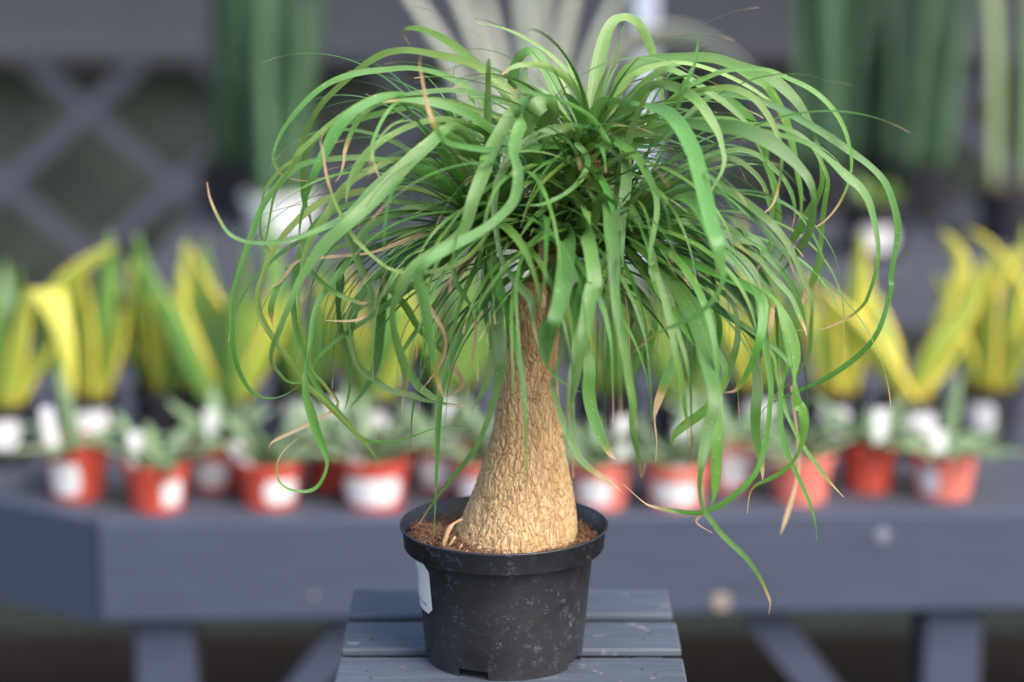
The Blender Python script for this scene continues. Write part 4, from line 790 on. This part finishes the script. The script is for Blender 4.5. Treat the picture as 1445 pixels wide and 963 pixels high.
 ('m',0,'96 0 380 57 14 113 -20 372 45 14 128 -27 372 57 14 146 -35 372 56 14 164 -42 368 51 14 177 -47 351 39 14 186 -50 339 28 14'),
 ('gl',0,'96 0 383 62 27 115 -20 419 62 28 130 -26 421 90 14 146 -34 418 124 14 161 -41 412 112 14 175 -50 400 100 14 187 -52 388 112 14 197 -54 385 123 14 207 -55 382 89 14 213 -56 378 67 14 216 -57 372 67 14 213 -59 363 61 14 210 -60 355 28 14'),
 ('gl',0,'97 0 382 61 25 123 -20 400 61 26 145 -38 403 67 14 168 -57 401 89 14 183 -75 376 111 14 196 -80 367 121 14 206 -85 355 110 14 211 -90 340 44 14'),
 ('gl',0,'97 0 381 57 14 132 -40 393 45 14 157 -49 395 56 14 182 -63 363 67 14 194 -69 350 67 14 201 -71 341 78 14 210 -73 324 78 14 216 -75 309 67 14 219 -77 288 45 14 220 -80 263 28 14'),
 ('m',0,'96 0 379 57 14 117 0 345 46 14 133 -16 364 57 14 152 -30 363 62 14 167 -39 353 56 14 172 -41 353 51 14 180 -50 338 28 14'),
 ('m',85,'100 0 381 57 14 136 -12 385 57 14 173 -20 380 28 14 195 -30 366 34 14 209 -37 353 34 14 222 -42 339 34 14 227 -43 331 34 14 225 -47 312 40 14 223 -49 302 45 14 220 -50 294 17 14'),
 ('m',0,'76 0 450 57 14 104 0 458 57 14 133 0 458 45 14 164 15 484 57 14 179 21 493 57 14 195 27 487 69 14 212 35 471 81 14 225 43 449 81 14 227 49 434 70 14 235 55 415 59 14 238 59 403 59 14 242 67 380 59 14 242 74 359 48 14 237 80 342 24 14'),
 ('gl',0,'98 0 384 57 14 119 -12 410 57 14 140 -20 429 34 14 167 -16 445 40 14 183 -14 450 45 14 202 -11 451 45 14 217 -9 445 45 14 231 -7 432 40 14 237 -6 426 40 14 245 -4 411 40 14 248 -2 395 34 14 245 0 380 17 14'),
 ('gl',0,'98 0 383 57 14 119 -12 407 57 14 140 -20 422 34 14 164 -20 437 45 14 177 -20 445 51 14 193 -20 445 51 14 206 -20 437 45 14 218 -20 424 40 14 224 -20 406 40 14 226 -20 390 28 14 224 -20 372 17 14'),
]
REF = Vector((0, 1, -.22)).normalized()
def ribbon(path, W, wdirs, fold=.22):
    v, f, uv = [], [], []
    n = len(path); s = [0.0]
    for k in range(1, n): s.append(s[-1] + (path[k]-path[k-1]).length)
    for k, p in enumerate(path):
        t = (path[min(k+1,n-1)] - path[max(k-1,0)]).normalized()
        w = wdirs[k]; w = (w - t*w.dot(t)).normalized(); nn = t.cross(w)
        if nn.z < 0: nn = -nn
        h = W[k]/2
        tt = s[k]/s[-1]
        fo = fold*(1-.6*tt)
        for a in (-1, -.5, 0, .5, 1):
            v.append(p + w*(h*a) + nn*(h*fo*(abs(a)**1.3)))
            uv.append((a*.5+.5, tt))
        if k:
            for i in range(4):
                q = (k-1)*5+i; f.append((q, q+1, q+6, q+5))
    return mesh_of(v, f, True, uv)
def add_leaf(me, kind, tan):
    o = obj('dry_leaf' if kind == 'dry' else 'leaf', me, LM[kind], palm)
    o.color = (.5, tan, .5, 1)
    return o
lr = random.Random(21)
for kind, tan, data in LEAVES:
    d = [int(q) for q in data.split()]
    P = [[d[i]/1000, d[i+1]/1000, d[i+2]/1000, d[i+3]/10000, math.radians(d[i+4])] for i in range(0, len(d), 5)]
    Q = catmull(P, 6)
    path = [Vector(q[:3]) for q in Q]
    # relax the path a little so traced kinks read as soft bends
    for _ in range(3):
        path = [path[0]] + [(path[i-1]+path[i]*2+path[i+1])/4 for i in range(1, len(path)-1)] + [path[-1]]
    n = len(path); W, wd_ = [], []
    prev = None; sg = 0
    for k in range(n):
        t = (path[min(k+1,n-1)] - path[max(k-1,0)]).normalized()
        S1 = t.cross(REF)
        if prev is not None:
            if S1.dot(prev) < 0 and S1.length > .5: pass
            S1 = S1 + prev*.35 if S1.dot(prev) > -.2 else S1*.3 + prev*.7
        S1 = (S1 - t*S1.dot(t)).normalized(); prev = S1
        N0 = t.cross(S1)
        r_ = max(0, Q[k][4])
        # roll so that the blade's upper face turns to the sky
        c, s_ = math.cos(r_), math.sin(r_)
        n1 = t.cross(S1*c + N0*s_); n2 = t.cross(S1*c - N0*s_)
        sg += (abs(n1.z) - abs(n2.z))
        sign = 1 if sg >= 0 else -1
        wd_.append(S1*c + N0*(s_*sign)); W.append(max(.0007, Q[k][3]))
    for _ in range(2):
        wd_ = [wd_[0]] + [(wd_[i-1]+wd_[i]+wd_[i+1]).normalized() for i in range(1, n-1)] + [wd_[-1]]
        W = [W[0]] + [(W[i-1]+W[i]+W[i+1])/3 for i in range(1, n-1)] + [W[-1]]
    for k in range(n):                           # point the tip
        u = k/(n-1)
        if u > .80: W[k] = max(.0006, W[k]*(1-((u-.80)/.20)**1.3*.82))
    add_leaf(ribbon(path, W, wd_), kind, tan/100 if tan else lr.choice((.965,.975,.985,1.2,1.2)))
# the rest of the crown, grown from the heads
def grow(head, az, el, L, w, bend, kind, tan, wob, twist):
    p = Vector(head); n = 30; ds = L/n; path = [p.copy()]; a = az; e = el; wds = []
    for k in range(n):
        u = k/n
        e -= bend*(.35+1.3*u)*ds/.1*(1 if e > -1.45 else .08)
        e = max(e, -1.52)
        a += wob*math.sin(3.5*u+az*3)*ds/.1
        d = Vector((math.cos(a)*math.cos(e), math.sin(a)*math.cos(e), math.sin(e)))
        wv = Vector((-math.sin(a), math.cos(a), 0)); nn = d.cross(wv)
        th = twist*u*u
        wds.append(wv*math.cos(th) + nn*math.sin(th))
        p = p + d*ds; path.append(p.copy())
    wds.append(wds[-1])
    W = [max(.0006, w*(1-.35*(i/n))*(1-(i/n)**2.0)**1.1) for i in range(n+1)]
    add_leaf(ribbon(path, W, wds, .3), kind, tan)
gr = random.Random(11)
NF = (52, 40, 52, 34)
for hi, hd in enumerate(HEADS):
    for k in range(NF[hi]):
        az = 2*math.pi*(k*.381966) + gr.uniform(-.2,.2)
        u = (k+.5)/NF[hi]                        # 0 inner young leaves, 1 outer old ones
        el = 1.35 - 1.45*u + gr.uniform(-.2,.2)
        if hi in (2, 3): el -= .15
        L = gr.uniform(.13, .26) + .05*u
        if hi == 1: L *= (.42 if u < .3 else .72); el = max(el, -.1)
        back = math.sin(az) > .2
        if back: L *= 1.08
        kind = 'f' if u < .22 else gr.choice(('m','m','m','gl','gl','g'))
        if hi == 3: kind = gr.choice(('m','m','gl'))
        base = Vector(hd) + Vector((math.cos(az)*.009, math.sin(az)*.009, (.5-u)*.03))
        grow(base, az, el, L, gr.uniform(.0055,.0120)*(.85 if u < .2 else 1), gr.uniform(.55,1.05), kind, gr.choice((.95,.97,.98,1.2,1.2)), gr.uniform(-.5,.5), gr.uniform(-1.6,1.6))
def grow_mesh(head, az, el, L, w, bend, wob, twist, n=24):
    p = Vector(head); ds = L/n; path = [p.copy()]; a = az; e = el; wds = []
    for k in range(n):
        u = k/n
        e = max(e - bend*(.35+1.3*u)*ds/.1*(1 if e > -1.45 else .08), -1.52)
        a += wob*math.sin(3.5*u+az*3)*ds/.1
        d = Vector((math.cos(a)*math.cos(e), math.sin(a)*math.cos(e), math.sin(e)))
        wv = Vector((-math.sin(a), math.cos(a), 0)); nn = d.cross(wv); th = twist*u*u
        wds.append(wv*math.cos(th) + nn*math.sin(th)); p = p + d*ds; path.append(p.copy())
    wds.append(wds[-1])
    v, f, uv = [], [], []
    for k, q in enumerate(path):
        h_ = max(.0003, w/2*(1-.3*k/n)*(1-(k/n)**2.2))
        for a_ in (-1, 0, 1):
            v.append(q + wds[k]*(h_*a_) + Vector((0,0,h_*.25*abs(a_)))); uv.append((a_*.5+.5, k/n))
        if k:
            for i in range(2):
                z_ = (k-1)*3+i; f.append((z_, z_+1, z_+4, z_+3))
    return v, f, uv
for nm, kind, cnt, Ls, ws, els, bds in (('fine_strands', 'm', 210, (.14,.30), (.0018,.0048), (-.1,1.2), (.45,.95)),
                                        ('young_leaves', 'f', 110, (.06,.125), (.006,.011), (.3,1.4), (.3,.9)),
                                        ('inner_leaves', 'm', 140, (.07,.15), (.006,.011), (-.4,.9), (.4,1.0))):
    V, Fc, UV = [], [], []
    for k in range(cnt):
        hd = (HEADS + [(.056,-.006,.412), (.016,-.004,.378)])[(0, 2, 4, 5, 1, 3)[k % 6] if nm != 'fine_strands' else (0, 2, 0, 2, 1, 3)[k % 6]]; az = gr.uniform(0, 2*math.pi)
        v, f, uv = grow_mesh(Vector(hd)+Vector((math.cos(az)*.008, math.sin(az)*.008, gr.uniform(-.012,.012))), az, gr.uniform(*els), gr.uniform(*Ls)*(.75 if hd is HEADS[1] else 1), gr.uniform(*ws), gr.uniform(*bds), gr.uniform(-.6,.6), gr.uniform(-2,2))
        o_ = len(V); V += v; UV += uv; Fc += [tuple(q+o_ for q in g_) for g_ in f]
    o = obj(nm, mesh_of(V, Fc, True, UV), LM[kind], palm, kind='stuff'); o.color = (.5, .965, .5, 1)
for k in range(14):                              # shrivelled strips under the crown
    az = gr.uniform(0, 2*math.pi); hd = HEADS[gr.randrange(4)]
    grow(Vector(hd)+Vector((0,0,-.012)), az, gr.uniform(-.9,.3), gr.uniform(.07,.16), gr.uniform(.002,.004), gr.uniform(.6,1.6), 'dry', 2, gr.uniform(-1,1), gr.uniform(-4,4))
